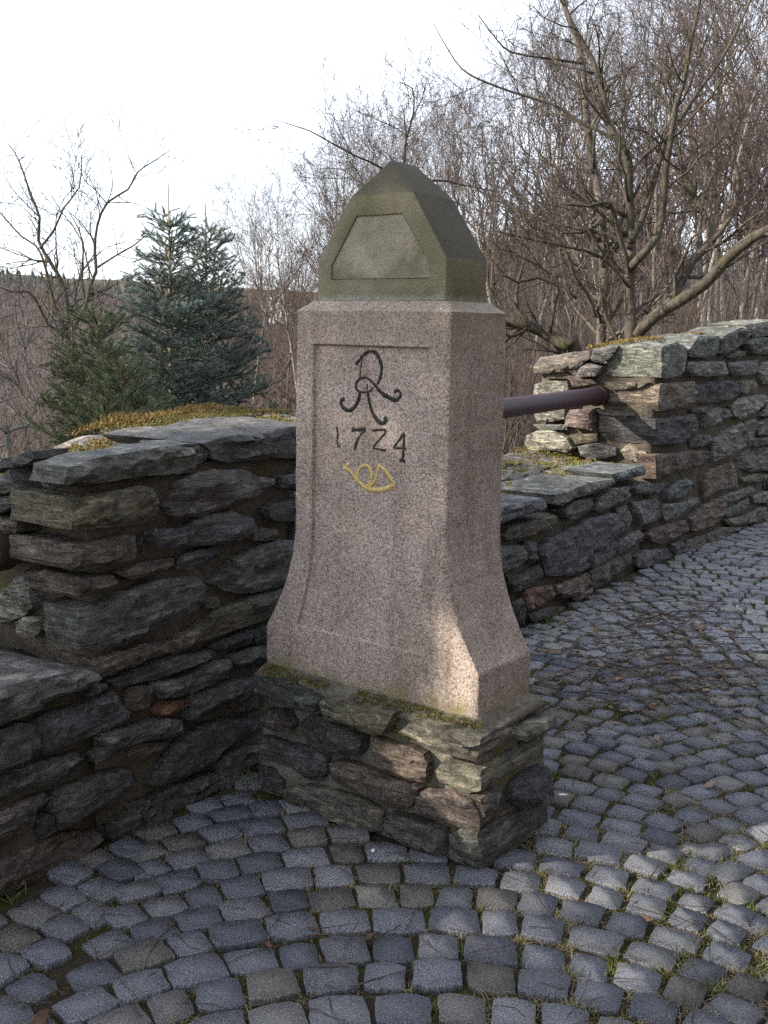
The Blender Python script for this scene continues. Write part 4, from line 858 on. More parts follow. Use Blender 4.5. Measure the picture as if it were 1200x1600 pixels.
behind = [([(720, 900), (715, 600), (720, 415), (730, 330), (760, 220), (755, 110), (690, 80)], 18, 3, .2), ([(715, 560), (610, 460), (500, 410), (390, 350), (300, 300), (240, 280), (150, 250)], 11, 3, -.3), ([(730, 330), (690, 290), (600, 250), (520, 215)], 7, 3, .3), ([(745, 260), (800, 150), (820, 60)], 7, 3, .2), ([(715, 600), (850, 520), (980, 540), (1130, 570)], 14, 5, .2), ([(715, 640), (560, 560), (440, 470), (330, 470)], 10, 3, .4)]
traced_tree('bare_tree', 'dark bare tree whose limbs spread out behind the milestone cap', behind, 13.5, Z3, 'bark_dark', 'twig', APPLE, 6, group='bare trees near the wall')

def wood_variant(seed, H, kind):
    rg = np.random.default_rng(seed); tr, rc = Limbs(), Limbs()
    P, R = wander(rg, np.zeros(3), np.array([rg.normal(0, .05), rg.normal(0, .05), 1.0]), H, .0062 * H + .012, .005, 14, .085, .03); tr.add(P, R, 7)
    spec = [(3.8, H * .33, .72, .15, .07, 7, 4, .55), (4.8, H * .13, .68, .17, .06, 5, 3, .6), (6.0, H * .058, .65, .17, .05, 4, 3, .7)]
    if kind == 'bush':
        tr = Limbs()
        for _ in range(9):
            P, R = wander(rg, rg.normal(0, .12, 3) * [1, 1, 0], unit(np.array([rg.normal(0, .38), rg.normal(0, .38), 1.0])), H * rg.uniform(.6, 1), .018, .004, 9, .09, .06); tr.add(P, R, 5)
            sprout(rg, P, R, rc, rc, 0, [(4.2, H * .26, .55, .14, .08, 5, 3, .6), (6.0, H * .12, .6, .16, .06, 4, 3, .7)])
    else: sprout(rg, P[2:], R[2:], rc, rc, 0, spec)
    return tr.mesh('trunk'), rc.mesh('crown')
VAR = [wood_variant(40 + i, 9.0, 'tree') for i in range(6)]; BUSH = [wood_variant(60 + i, 3.2, 'bush') for i in range(4)]
for tm, cm in VAR: tm.materials.append(M['bark_grey']); cm.materials.append(M['twig_red'])
for tm, cm in BUSH: tm.materials.append(M['twig']); cm.materials.append(M['twig_red'])
PALE = []
for i in range(2): t = VAR[i][0].copy(); t.materials.clear(); t.materials.append(M['bark_pale']); PALE.append((t, VAR[i][1]))
rw = random.Random(17)
def plant(pair, name, label, group, x, y, scale, rot):
    r = empty(name, (x, y, ground_z(x, y) - .05), label, 'bush' if 'bush' in name else 'tree', group); r.rotation_euler = (0, 0, rot); r.scale = (scale,) * 3
    for nm, me in (('trunk', pair[0]), ('crown', pair[1])):
        o = bpy.data.objects.new(nm, me); link(o, r)
    return r
def column(pxx, D):
    d = ray(pxx, 500); d = d / d[1]; return float(d[0] * D), float(D)
def top_scale(pxx, D, ytop, H):
    x, y = column(pxx, D); z = at(pxx, ytop, D)[2]; return x, y, max(.15, (z - ground_z(x, y)) / H)
WOOD = []
skyline = [(380, 430), (400, 385), (430, 335), (470, 275), (500, 255), (560, 235), (620, 215), (690, 190), (740, 155), (790, 100), (840, 50), (900, -20), (1000, -120), (1250, -200)]
def sky_y(p): return float(np.interp(p, [a for a, _ in skyline], [b for _, b in skyline]))
for i in range(74):
    p = 385 + (1260 - 385) * ((i + rw.random()) / 74); D = rw.uniform(19, 48) if p > 640 else rw.uniform(26, 60)
    WOOD.append((p, D, sky_y(p) + rw.uniform(-10, 90) * (1 if p < 900 else 2)))
for p, D, yt in WOOD:
    x, y, s = top_scale(p, D, yt, 9.0); pale = rw.random() < .16
    zone = 'left of the milestone cap' if p < 560 else 'just right of the milestone cap' if p < 800 else 'behind the many-stemmed fruit tree' if p < 1040 else 'above the right end of the tall wall'
    plant(rw.choice(PALE if pale else VAR), 'birch_tree' if pale else 'bare_tree', ('bare pale-trunked tree in the wood ' if pale else 'slender grey bare tree in the wood ') + zone, ('pale trunks in the wood ' if pale else 'bare trees of the wood ') + zone, x, y, s, rw.uniform(0, 6.28))
for i in range(110):
    p = rw.uniform(395, 1250); D = rw.uniform(12.5, 40); x, y = column(p, D)
    zone = 'left of the milestone cap' if p < 560 else 'just right of the milestone' if p < 800 else 'behind the many-stemmed fruit tree' if p < 1040 else 'above the right end of the tall wall'
    plant(rw.choice(BUSH), 'bare_bush', 'tangled brown leafless bush in the thicket ' + zone, 'leafless bushes of the thicket ' + zone, x, y, rw.uniform(.55, 1.15) * (1 if p > 700 else .9), rw.uniform(0, 6.28))
for i in range(16):
    p = rw.uniform(-30, 430); D = rw.uniform(16, 34); x, y = column(p, D); zt = at(p, rw.uniform(470, 640), D)[2]
    plant(rw.choice(BUSH), 'bare_bush', 'tangled brown leafless bush on the slope below the left wall', 'leafless bushes below the left wall', x, y, max(.5, (zt - ground_z(x, y)) / 3.2), rw.uniform(0, 6.28))

# far wooded hillside across the valley: one mass
def far_wood():
    rg = np.random.default_rng(3); V, Fc = [], []; off = 0; Vg, Fg, og = [], [], 0
    for i in range(7500):
        th = math.radians(rg.uniform(-23, 9) if i < 6600 else rg.uniform(6, 25)); D = (50 + 400 * rg.random() ** .75 if i % 3 else rg.uniform(50, 170)) if i < 6600 else rg.uniform(48, 130); x, y = D * math.sin(th), D * math.cos(th); z = ground_z(x, y)
        if D > 385 and rg.random() < .85 or rg.random() < .015:        # evergreens along the crest
            h = rg.uniform(3.5, 7.0); w = h * .30; n = 7
            for t in range(4):
                zz = z + h * (.1 + .22 * t); a0 = rg.uniform(0, 6.28); ring = [(x + w * (1 - .22 * t) * math.cos(a0 + 6.283 * k / n) * rg.uniform(.7, 1.2), y + w * (1 - .22 * t) * math.sin(a0 + 6.283 * k / n) * rg.uniform(.7, 1.2), zz + rg.uniform(-.3, .3)) for k in range(n)]
                Vg += ring + [(x, y, zz + h * .36)]; Fg += [(og + k, og + (k + 1) % n, og + n) for k in range(n)]; og += n + 1
            continue
        h = rg.uniform(6, 11) * (.75 if D < 80 else 1); k = 16; wd = .045 * (D / 80) ** .8
        V += [(x - wd, y, z), (x + wd, y, z), (x, y, z + h)]; Fc.append((off, off + 1, off + 2)); off += 3
        for b in range(k):
            t = rg.uniform(.25, .95); a = rg.uniform(0, 6.28); l = h * .38 * (1.15 - t); p = np.array([x, y, z + h * t]); q = p + np.array([math.cos(a) * l * .6, math.sin(a) * l * .6, l * .85])
            V += [tuple(p - [wd * .6, 0, 0]), tuple(p + [wd * .6, 0, 0]), tuple(q)]; Fc.append((off, off + 1, off + 2)); off += 3
            for c in range(2):
                p2 = p + (q - p) * rg.uniform(.3, .9); e = p2 + rg.normal(0, 1, 3) * l * .28 + np.array([0, 0, l * .3]); V += [tuple(p2 - [wd * .45, 0, 0]), tuple(p2 + [wd * .45, 0, 0]), tuple(e)]; Fc.append((off, off + 1, off + 2)); off += 3
    o = bpy.data.objects.new('far_wood', np_mesh('far_wood', np.array(V), [np.array(Fc)], False)); o.data.materials.append(M['farwood']); link(o); tag(o, 'brown leafless wood covering the far hillside', 'wood', kind='stuff')
    o = bpy.data.objects.new('far_evergreen_wood', np_mesh('far_evergreen_wood', np.array(Vg), [np.array(Fg)], False)); o.data.materials.append(M['farneedle']); link(o); tag(o, 'dark evergreen wood along the far crest', 'wood', kind='stuff')
far_wood()
def far_house():
    x, y = column(437, 250); z = ground_z(x, y) - .2; zt = at(437, 462, 250)[2]; z = zt - 2.2
    r = empty('house', (x, y, z), 'small white house half hidden by trees far across the valley', 'house')
    V = lambda a, b, c: (x + a, y + b, z + c)
    w, d, h, rf = 2.2, 3.0, 2.4, 1.5
    me = mesh_from('wall', [V(-w, -d, -4), V(w, -d, -4), V(w, d, -4), V(-w, d, -4), V(-w, -d, h), V(w, -d, h), V(w, d, h), V(-w, d, h), V(0, -d, h + rf), V(0, d, h + rf)], [(0, 1, 5, 8, 4), (1, 2, 6, 5), (2, 3, 7, 9, 6), (3, 0, 4, 7)], False); place('wall', me, M['white'], r)
    me = mesh_from('roof', [V(-w - .3, -d - .3, h - .15), V(0, -d - .3, h + rf + .06), V(w + .3, -d - .3, h - .15), V(-w - .3, d + .3, h - .15), V(0, d + .3, h + rf + .06), V(w + .3, d + .3, h - .15), V(-w - .3, -d - .3, h - .3), V(w + .3, -d - .3, h - .3), V(-w - .3, d + .3, h - .3), V(w + .3, d + .3, h - .3)], [(0, 1, 4, 3), (1, 2, 5, 4), (0, 6, 8, 3), (2, 7, 9, 5)], False); place('roof', me, M['roof'], r)
    for a, c in ((-1.2, .6), (1.2, .6), (-1.2, -1.6), (1.2, -1.6)):
        me = mesh_from('window', [V(a - .4, -d - .03, c - .6), V(a + .4, -d - .03, c - .6), V(a + .4, -d - .03, c + .6), V(a - .4, -d - .03, c + .6), V(a - .4, -d + .02, c - .6), V(a + .4, -d + .02, c - .6), V(a + .4, -d + .02, c + .6), V(a - .4, -d + .02, c + .6)], [(0, 1, 2, 3), (1, 5, 6, 2), (4, 0, 3, 7), (3, 2, 6, 7)], False); place('window', me, M['glass'], r)
far_house()

# ------------------------------------------------------------------ spruces
def spruce(name, label, tipx, tipy, Y, below, slope, needle, seed, dens=1.0, lead=.45, lean=0.0):
    rg = np.random.default_rng(seed); tip = at(tipx, tipy, Y); gz = ground_z(tip[0], tip[1]); root = empty(name, (tip[0], tip[1], gz), label, 'spruce', 'young spruces behind the left wall')
    tr, sh = Limbs(), Limbs(); H = tip[2] - gz
    tr.add(np.array([[tip[0] + lean * (1 - k / 7), tip[1], gz - .1 + (H + .1) * k / 7] for k in range(8)]), np.linspace(.022 * H / 2 + .01, .003, 8), 7); place('trunk', tr.mesh('trunk'), M['shoot'], root)
    S = []                                            # shoots: start, direction, length
    def shoot(p, d, l, thick): S.append((p, d, l, thick))
    shoot(tip - np.array([0, 0, lead * .55]), np.array([0, 0, 1.0]), lead * .5, .6)
    z = lead * .55
    while z < below:
        nb = rg.integers(5, 8); a0 = rg.uniform(0, 6.28); L0 = slope * z * 1.05 + .07
        for b in range(nb):
            a = a0 + 6.283 * b / nb + rg.normal(0, .2); L = L0 * rg.uniform(.55, 1.3); el = rg.normal(.55 - .33 * min(1, z / 1.8), .12)
            d = np.array([math.cos(a) * math.cos(el), math.sin(a) * math.cos(el), math.sin(el)]); p0 = tip - np.array([-lean * z / H, 0, z + rg.normal(0, .03)]); n = max(2, int(L / .05)); P = []; q = p0.copy()
            for k in range(n + 1):
                P.append(q.copy()); q = q + unit(d + np.array([0, 0, .16 * k / n - .05])) * L / n
            P = np.array(P); sh.add(P[[0, n // 2, n]], np.array([.008, .006, .004]), 4)
            shoot(P[-2], unit(P[-1] - P[-2] + np.array([0, 0, .03])), rg.uniform(.09, .14), 1.0)
            for k in range(1, n):
                f = k / n
                if f < .12: continue
                dd = unit(P[k] - P[k - 1])
                for sgn in (-1, 1):
                    if rg.random() > .92 * dens: continue
                    side = unit(np.cross(dd, UP)) * sgn; up = rg.normal(.15, .18); sd = unit(dd * .75 + side * .8 + UP * up); l = min(L * (1 - f) * .75 + .06, .26) * rg.uniform(.7, 1.15)
                    m = max(1, int(l / .11)); qq = P[k]
                    for s_ in range(m):
                        shoot(qq, unit(sd + rg.normal(0, .1, 3)), l / m * 1.15, 1.0); qq = qq + sd * l / m
                        if rg.random() < .6 * dens: shoot(qq, unit(sd + rg.normal(0, .5, 3) + side * .3), rg.uniform(.05, .09), .9)
                if rg.random() < .35: shoot(P[k], unit(dd + UP * rg.uniform(.4, 1.2) + rg.normal(0, .3, 3)), rg.uniform(.06, .10), .9)
        z += rg.uniform(.06, .095) * (1 + .15 * z)
    n = len(S); P = np.array([s[0] for s in S]); D = np.array([s[1] for s in S]); L = np.array([s[2] for s in S]); T = np.array([s[3] for s in S]); K = 60
    ref = np.where(np.abs(D[:, 2:3]) > .85, np.array([[1.0, 0, 0]]), np.array([[0, 0, 1.0]])); A = np.cross(D, ref); A /= np.linalg.norm(A, axis=1, keepdims=True); B = np.cross(A, D)
    t = (np.arange(K)[None] + rg.random((n, K))) / K; th = np.arange(K)[None] * 2.4 + rg.uniform(0, 6.28, (n, 1)) + rg.normal(0, .25, (n, K)); nl = .023 * rg.uniform(.8, 1.2, (n, K)) * (.55 + .45 * T[:, None])
    Rr = A[:, None] * np.cos(th)[..., None] + B[:, None] * np.sin(th)[..., None]; base = P[:, None] + D[:, None] * (t * L[:, None])[..., None]; nd_ = Rr * .78 + D[:, None] * .62; tipn = base + nd_ * nl[..., None]; wv = np.cross(nd_, D[:, None]); wv /= np.linalg.norm(wv, axis=2, keepdims=True) + 1e-9
    v = np.stack([base - wv * .0023, base + wv * .0023, tipn], 2).reshape(-1, 3); f = np.arange(len(v)).reshape(-1, 3)
    place('crown', np_mesh('crown', v, [f], False), M[needle], root)
    core = Limbs()
    for p, d, l, t_ in S: core.add(np.array([p, p + d * l]), np.array([.0042, .002]), 3)
    place('shoots', core.mesh('shoots'), M[needle], root)
    place('branches', sh.mesh('branches'), M['shoot'], root)
    return n
ns = [spruce('spruce', 'tallest blue spruce, its tip highest of the spruce clump', 263, 284, 8.6, 2.5, .215, 'needle_blue', 1, .95, .6),
      spruce('spruce', 'dark blue spruce on the right of the clump with a second pointed tip', 321, 318, 9.1, 2.4, .26, 'needle_blue', 2, .95, .55),
      spruce('spruce', 'small greener spruce in front on the left of the clump', 150, 455, 7.3, 1.35, .30, 'needle_green', 3, .85, .38),
      spruce('spruce', 'lowest spruce, its shoots just showing over the wall between the bigger ones', 190, 560, 6.9, .75, .42, 'needle_green', 4, .9, .22)]

# unseen evergreens, added left of the terrace to shade the milestone and the paving
def shade_tree(uc, u0, u1, h0, h1, n, height, label, seed, blocked):
    rg = np.random.default_rng(seed); sx = np.array([SUN.x, SUN.y, 0]); sx /= np.linalg.norm(sx); ux = np.array([-sx[1], sx[0], 0]); ux = ux if ux[1] > 0 else -ux
    te = math.tan(SUN_EL); C0 = sx * 9.0; b = C0 + ux * uc; gz = ground_z(b[0], b[1])
    root = empty('spruce', (b[0], b[1], gz), label, 'spruce', 'added shade spruces left of the terrace')
    tr = Limbs(); tr.add(np.array([[b[0], b[1], gz - .1 + (height - gz) * k / 7] for k in range(8)]), np.linspace(.2, .04, 8), 9); place('trunk', tr.mesh('trunk'), M['bark_dark'], root)
    u = rg.uniform(u0, u1, n); h = rg.uniform(h0, h1, n); ok = np.array([blocked(a, c) for a, c in zip(u, h)]); u, h = u[ok], h[ok]; m = len(u); dep = rg.uniform(-1.1, 1.1, m)
    P = C0 + ux * u[:, None] + sx * dep[:, None] + UP * (h + dep * te)[:, None]
    a = rg.normal(0, 1, (m, 3)); a /= np.linalg.norm(a, axis=1, keepdims=True); w = np.cross(a, rg.normal(0, 1, (m, 3))); w /= np.linalg.norm(w, axis=1, keepdims=True); a *= rg.uniform(.07, .13, (m, 1)); w *= .028
    v = np.stack([P - w, P + w, P + a + w * .3, P + a - w * .3], 1).reshape(-1, 3)
    place('crown', np_mesh('crown', v, [np.arange(len(v)).reshape(-1, 4)], False), M['shade'], root)
_rg = random.Random(77)
def gap(u, h):
    """foliage everywhere but for one loose hole, shaped to let a sun patch through"""
    if u > (3.42 if h > 4.9 else 3.75): return False
    lo = 4.36 + .08 * math.sin(u * 7); hi = 5.48 - .03 * math.sin(u * 9) - max(0, u - 2.62) * 3.6
    if not 1.2 < u < 2.80: return True
    d = min((h - lo) / .30, (hi - h) / .05, (u - 1.2) / .3, (2.80 - u) / .03)
    return _rg.random() > max(0.0, min(1.0 if u > 2.66 else .84, d))
shade_tree(1.9, -.6, 3.8, 2.0, 8.2, 50000, 8.6, 'tall unseen spruce added left of the terrace to shade the milestone', 8, gap)
shade_tree(6.2, 3.8, 8.6, 2.0, 6.5, 24000, 6.8, 'broad unseen spruce added left of the terrace to shade the far paving', 9, lambda u, h: u > 4.1 - .2 * (h < 5) and h < 5.85)

# ------------------------------------------------------------------ moss, grass, leaves and twigs
def blades(name, spots, mat, parent, kind='stuff', n=7, h=(.008, .02), w=.0022, spread=.012, seed=1, lean=.5, cushion=0.0):
    rg = np.random.default_rng(seed); S = np.array(spots); m = len(S)
    base = S[:, None, :] + np.concatenate([rg.normal(0, spread, (m, n, 2)), np.zeros((m, n, 1))], 2); H = rg.uniform(h[0], h[1], (m, n, 1)); d = np.concatenate([rg.normal(0, lean, (m, n, 2)), np.ones((m, n, 1))], 2); d /= np.linalg.norm(d, axis=2, keepdims=True)
    a = rg.uniform(0, 6.28, (m, n)); sv = np.stack([np.cos(a), np.sin(a), np.zeros_like(a)], -1) * w; mid = base + d * H * .55; tip = base + d * H; tip[..., :2] += d[..., :2] * H * .45; tip[..., 2] -= H[..., 0] * .1
    v = np.stack([base - sv, base + sv, mid + sv * .7, mid - sv * .7, tip], 2).reshape(-1, 3); i = np.arange(0, len(v), 5)
    q = np.stack([i, i + 1, i + 2, i + 3], -1); t = np.stack([i + 3, i + 2, i + 4], -1)
    o = place(name, np_mesh(name, v, [q, t], False), M[mat], parent); tag(o, kind=kind); return o
def mossy(parent, fn, s0, s1, m0, m1, zf, thr, n, seed, mat, h, up=.012):
    rr = random.Random(seed); out = []
    while len(out) < n:
        s, m = rr.uniform(s0, s1), rr.uniform(m1, m0); v = noise.noise(Vector((s * 4.5 + seed, m * 6.5, seed))) + .5 * noise.noise(Vector((s * 14, m * 14, seed)))
        if v > thr: out.append(fn(s, m, zf(s, m) + up))
        elif rr.random() < .0005: break
    return blades('moss', out, mat, parent, h=h, seed=seed, n=9, spread=.008, w=.0024)
mossy(wall_l, wp, -1.68, -.40, -.16, -.80, zl, .0, 6500, 31, 'moss', (.004, .010), .006); mossy(wall_l, wp, -1.6, -.40, -.20, -.7, zl, .05, 3000, 32, 'mossg', (.004, .009), .006)
mossy(wall_l, wp, -1.55, -.40, -.62, -.82, zl, .08, 420, 33, 'moss', (.014, .034), .0)
mossy(wall_m_, wp, -.3, 2.5, -.10, -.8, zm, -.04, 9000, 34, 'mossy', (.006, .012), .018); mossy(wall_m_, wp, .2, 2.5, -.15, -.8, zm, .0, 6000, 35, 'moss', (.006, .013), .018)
mossy(wall_r, vp, .05, 3.4, -.15, -.6, zr, -.05, 1300, 36, 'moss', (.016, .036), .006); mossy(wall_a, wp, -2.6, -1.88, -.05, -.5, za, .02, 900, 37, 'mossg', (.008, .018))
# moss on the plinth ledge
blades('moss', [mp(random.Random(i).uniform(-.38, .42), -.145 - random.Random(i + 999).uniform(0, .035), .385 - .6 * random.Random(i + 999).uniform(0, .035)) for i in range(420) if noise.noise(Vector((random.Random(i).uniform(-.38, .42) * 7, 2, 2))) > -.1], 'mossg', mile, h=(.004, .010), seed=41, n=7, spread=.007, w=.002)
# grass in the joints
def joint_spots(n, seed, dens):
    rr = random.Random(seed); out = []
    while len(out) < n:
        s = rr.choice(SETTS); a = s[2]; u, v = rr.choice(((.5, rr.uniform(-.5, .5)), (-.5, rr.uniform(-.5, .5)), (rr.uniform(-.5, .5), .5), (rr.uniform(-.5, .5), -.5), (.5, .5), (.5, -.5)))
        dx, dy = u * (s[3] + .012), v * (s[4] + .012); x = s[0] + dx * math.cos(a) - dy * math.sin(a); y = s[1] + dx * math.sin(a) + dy * math.cos(a)
        X, Y, z = project((x, y, 0))
        if not (-60 < X < 1260 and Y < 1650): continue
        if dens(X, Y, x, y) > rr.random(): out.append((x, y, -.014))
    return out
def patch(x, y, f, ph): return noise.noise(Vector((x * f + ph, y * f, ph)))
g1 = joint_spots(900, 51, lambda X, Y, x, y: (.9 if X > 640 else .12) * (1 if patch(x, y, 3.2, 3) > .05 else .06))
g2 = joint_spots(1300, 52, lambda X, Y, x, y: (1.0 if X > 760 and Y > 1230 else .12) * (1 if patch(x, y, 2.6, 8) > .0 else .08))
g3 = joint_spots(5200, 53, lambda X, Y, x, y: (.9 if X > 600 else .4) * (1 if patch(x, y, 2.2, 5) > -.1 else .1))
o = blades('grass', g1, 'grass', None, h=(.014, .038), n=9, w=.0015, spread=.010, seed=5, lean=.55); tag(o, 'short green grass sprouting in the joints of the setts', 'grass')
o = blades('dry_grass', g2, 'straw', None, h=(.014, .034), n=8, w=.0012, spread=.014, seed=6, lean=1.3); tag(o, 'dry straw coloured grass in the joints of the setts', 'grass', kind='stuff')
o = blades('joint_moss', g3, 'mossg', None, h=(.005, .011), n=8, w=.002, spread=.009, seed=7); tag(o, 'low moss cushions filling the joints of the setts', 'moss', kind='stuff')
base_spots = [gz for gz in (wp(random.Random(i).uniform(-2.2, 2.6), random.Random(i + 7).uniform(.01, .07), -.012) for i in range(260)) if patch(gz[0], gz[1], 4, 1) > .15]
o = blades('wall_foot_grass', base_spots, 'grass', None, h=(.02, .06), n=7, w=.0016, spread=.014, seed=9, lean=.6); tag(o, 'sparse grass along the foot of the walls', 'grass', kind='stuff')
def leaf(x, y, size, rot, mat, label, seed):
    rr = random.Random(seed); v, f = [(0, 0, 0)], []; n = 18
    for k in range(n):
        t = 2 * math.pi * k / n; r = (.36 + .16 * abs(math.cos(t)) ** 1.5) * (1 + .28 * math.cos(7 * t + 1)) * rr.uniform(.88, 1.1); v.append((math.cos(t) * r, math.sin(t) * r * .55, .12 * math.sin(t * 2 + seed) * r + .10 * abs(math.sin(t))))
    f = [(0, 1 + k, 1 + (k + 1) % n) for k in range(n)]
    top = len(v); v += [(a, b, c - .02) for a, b, c in v]; f += [(top, top + 1 + (k + 1) % n, top + 1 + k) for k in range(n)] + [(1 + k, top + 1 + k, top + 1 + (k + 1) % n, 1 + (k + 1) % n) for k in range(n)]
    P = onz(x, y, .0); ca, sa = math.cos(rot), math.sin(rot); vv = [(P[0] + size * (a * ca - b * sa), P[1] + size * (a * sa + b * ca), .010 + size * c) for a, b, c in v]
    o = place('dry_leaf', mesh_from('dry_leaf', vv, f), M[mat]); tag(o, label, 'leaf', 'fallen leaves on the paving')
for i, (x, y, sz, mt, lb) in enumerate([
    (865, 1022, .075, 'leaf', 'curled pale brown leaf lying close to the milestone foot'), (1092, 985, .08, 'leaf', 'pale dry leaf among twigs on the far paving'), (1140, 990, .06, 'leaf', 'small pale leaf beside the twig heap, right of the bigger one'),
    (965, 1066, .05, 'leaf', 'tan leaf on the paving in front of the twig litter'), (1016, 1108, .06, 'leafred', 'reddish leaf wedged between setts right of the milestone'), (980, 927, .06, 'leafred', 'small russet leaf at the foot of the right wall'),
    (62, 1606, .08, 'leafred', 'large rusty leaf at the bottom left corner of the paving'), (492, 1458, .03, 'leafred', 'tiny russet leaf in a joint of the left foreground paving'), (580, 1468, .035, 'leafred', 'small red-brown leaf in a joint in the middle foreground'), (418, 1482, .03, 'leafred', 'narrow rusty leaf standing in a joint of the left foreground'),
    (1195, 905, .07, 'leaf', 'buff leaf on the far paving at the right edge'), (1010, 1440, .035, 'leaf', 'small buff leaf in grassy joints of the right foreground')]): leaf(x, y, sz, i * 1.3, mt, lb, i + 2)
def litter():
    rg = np.random.default_rng(12); V, Fc, off = [], [], 0; L = Limbs()
    for i in range(1500):
        if i % 6: X, Y = rg.normal(1040, 95), rg.normal(1010, 62)
        else: X, Y = rg.uniform(-20, 1220), rg.uniform(900, 1600)
        P = onz(X, Y, .002 + rg.uniform(0, .006))
        if wall_m(P[0], P[1]) < .03 or Y < 845: continue
        a = rg.uniform(0, 6.28); l = (rg.uniform(.012, .05) if i % 6 else rg.uniform(.008, .02)) if i % 2 else rg.uniform(.05, .16); d = np.array([math.cos(a), math.sin(a), 0])
        if i % 2:
            w = np.array([-d[1], d[0], 0]) * l * rg.uniform(.15, .35); up = UP * rg.uniform(0, .012)
            V += [P - d * l * .5, P - w, P + d * l * .5 + up, P + w + up * .5]; Fc.append((off, off + 1, off + 2, off + 3)); off += 4
        else:
            Q, S = wander(rg, P + UP * .004, d, l, .0016, .0008, 4, .18, 0.0); Q[:, 2] = np.clip(Q[:, 2], .002, .012); L.add(Q, S, 4)
    root = bpy.data.objects.new('leaf_litter', np_mesh('leaf_litter', np.array(V), [np.array(Fc)], False)); root.data.materials.append(M['litter']); link(root); tag(root, 'brown crumbs of leaves scattered over the paving', 'litter', kind='stuff')
    o = bpy.data.objects.new('twig_litter', L.mesh('twig_litter')); o.data.materials.append(M['twig_red']); link(o); tag(o, 'fine broken twigs strewn over the far paving', 'litter', kind='stuff')
M['litter'] = m_leafy('leaf_crumbs', (.06, .038, .025), (.19, .13, .085), 5)
litter()
def twig(pts, r, label, seed):
    rg = np.random.default_rng(seed); P = [onz(x, y, .008 + .006 * (k % 2)) for k, (x, y) in enumerate(pts)]; SP, SR = spline(P, [r] * (len(P) - 1) + [r * .5], .03); SP[:, 2] += np.abs(rg.normal(0, .004, len(SP)))
    L = Limbs(); L.add(SP, SR, 5); o = place('fallen_twig', L.mesh('fallen_twig'), M['twig_red']); tag(o, label, 'twig', 'fallen twigs on the paving')
for i, (pts, r, lb) in enumerate([
    ([(975, 980), (1030, 962), (1080, 955), (1130, 958)], .004, 'long reddish twig across the heap of litter on the far paving'), ([(1000, 950), (1050, 975), (1110, 985)], .003, 'thin twig crossing under the long reddish one'), ([(1020, 1000), (1070, 975), (1120, 940), (1165, 922)], .003, 'thin twig rising toward the right wall'),
    ([(930, 1030), (990, 1045), (1060, 1042)], .003, 'thin dark twig on the paving right of the milestone'), ([(860, 1085), (930, 1082), (985, 1092)], .003, 'straight thin twig beside the milestone plinth'), ([(1150, 1025), (1190, 1042), (1230, 1055)], .003, 'short twig near the right edge of the paving'),
    ([(895, 1230), (897, 1205), (915, 1192)], .002, 'hooked fine twig just right of the plinth'), ([(1010, 1150), (1035, 1172), (1060, 1185)], .002, 'fine twig in mossy joints of the right paving'), ([(875, 935), (895, 952), (925, 962)], .0025, 'thin curved stalk at the foot of the low wall'),
    ([(1015, 1373), (1030, 1352)], .003, 'short straw stalk in the right foreground joints'), ([(548, 1545), (585, 1532), (600, 1528)], .002, 'fine red stalk on a sett in the middle foreground')]): twig(pts, r, lb, i)
def scrap(name, x, y, size, label, cat, seed):
    rr = random.Random(seed); P = onz(x, y, .004); bm = bmesh.new(); bmesh.ops.create_icosphere(bm, subdivisions=2, radius=1)
    for v in bm.verts: v.co = Vector((v.co.x * size[0], v.co.y * size[1], v.co.z * size[2])) * (1 + .2 * noise.noise(v.co * 1.5 + Vector((seed, 0, 0)))) + Vector((P[0], P[1], P[2] + size[2] * .7))
    me = bpy.data.meshes.new(name); bm.to_mesh(me); bm.free(); me.polygons.foreach_set('use_smooth', [True] * len(me.polygons)); tag(place(name, me, M['pebble']), label, cat)
scrap('pebble', 583, 1331, (.006, .006, .005), 'round white pebble in a joint below the plinth', 'pebble', 1); scrap('paper_scrap', 879, 1242, (.015, .007, .0015), 'white scrap lying against the right side of the plinth', 'scrap', 2); scrap('pebble', 1152, 949, (.006, .006, .005), 'tiny white pebble on the far right paving', 'pebble', 3)

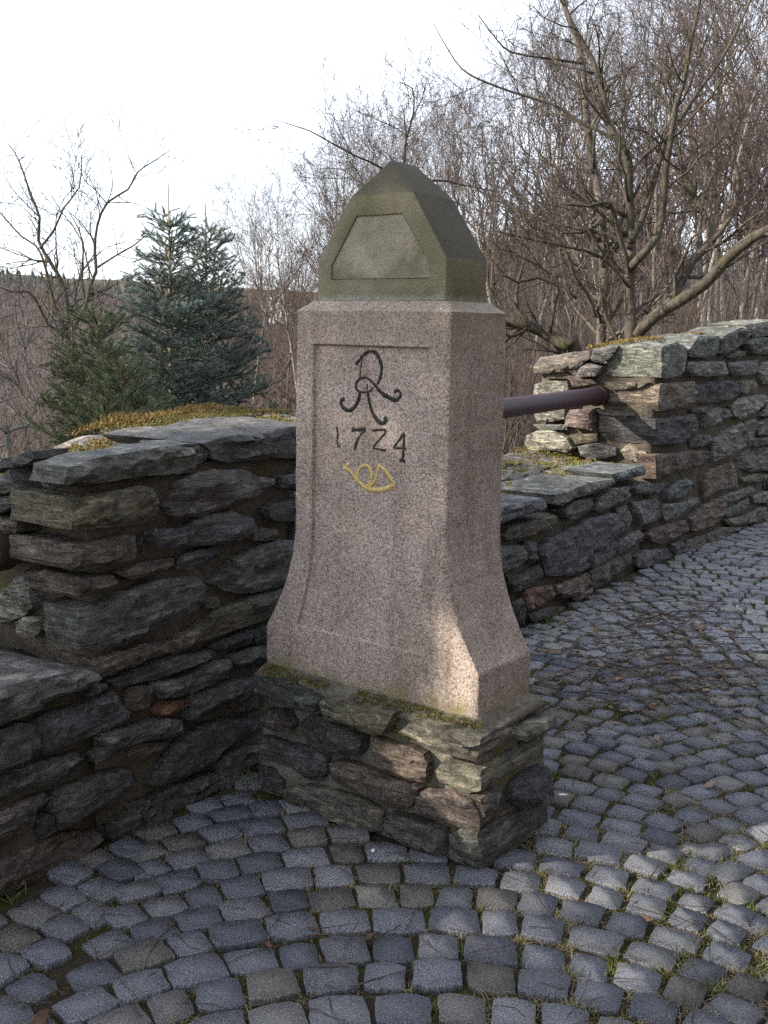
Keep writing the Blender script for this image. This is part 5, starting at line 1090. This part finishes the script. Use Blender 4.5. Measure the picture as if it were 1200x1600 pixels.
# unseen house, added behind the viewpoint to cut skylight on right-facing stone
def shade_house():
    m0, m1, s0, s1, h = 5.0, 10.5, -7.0, 6.2, 6.6; r = empty('house', wp(-1.2, 8.5, 0), 'dark weatherboarded two-storey house, added unseen behind the viewpoint to block skylight', 'house')
    me = mesh_from('wall', [wp(a, b, c) for c in (-.1, h) for a, b in ((s0, m0), (s1, m0), (s1, m1), (s0, m1))] + [wp(s0, (m0 + m1) / 2, h + 3.2), wp(s1, (m0 + m1) / 2, h + 3.2)], [(1, 0, 4, 5), (2, 1, 5, 9, 6), (3, 2, 6, 7), (0, 3, 7, 8, 4)], False); place('wall', me, M['render'], r)
    e = .8; rv = [wp(s0 - e, m0 - e, h - .15), wp(s1 + e, m0 - e, h - .15), wp(s1 + e, (m0 + m1) / 2, h + 3.3), wp(s0 - e, (m0 + m1) / 2, h + 3.3), wp(s0 - e, m1 + e, h - .15), wp(s1 + e, m1 + e, h - .15)]
    me = mesh_from('roof', rv + [q + UP * .12 for q in rv], [(0, 1, 2, 3), (3, 2, 5, 4), (9, 8, 7, 6), (10, 11, 8, 9), (0, 6, 7, 1), (4, 5, 11, 10), (1, 7, 8, 2), (2, 8, 11, 5), (0, 3, 9, 6), (3, 4, 10, 9)], False); place('roof', me, M['roof'], r)
    def slab(name, a, b, z0, z1, mat, par, d0, d1):
        me = mesh_from(name, [wp(x, y, z) for z in (z0, z1) for x, y in ((a, m0 - d1), (b, m0 - d1), (b, m0 - d0), (a, m0 - d0))], [(0, 1, 5, 4), (1, 2, 6, 5), (3, 0, 4, 7), (4, 5, 6, 7), (1, 0, 3, 2)], False); return place(name, me, M[mat], par)
    for z in (.9, 3.7):
        for a in (-5.8, -3.6, .6, 2.8):
            w = slab('window', a, a + 1.0, z, z + 1.4, 'white', r, -.02, .03); slab('pane', a + .08, a + .47, z + .08, z + 1.32, 'glass', w, .03, .035); slab('pane', a + .53, a + .92, z + .08, z + 1.32, 'glass', w, .03, .035)
    slab('door', -1.6, -.6, 0, 2.1, 'bark_dark', r, -.02, .04)
shade_house()
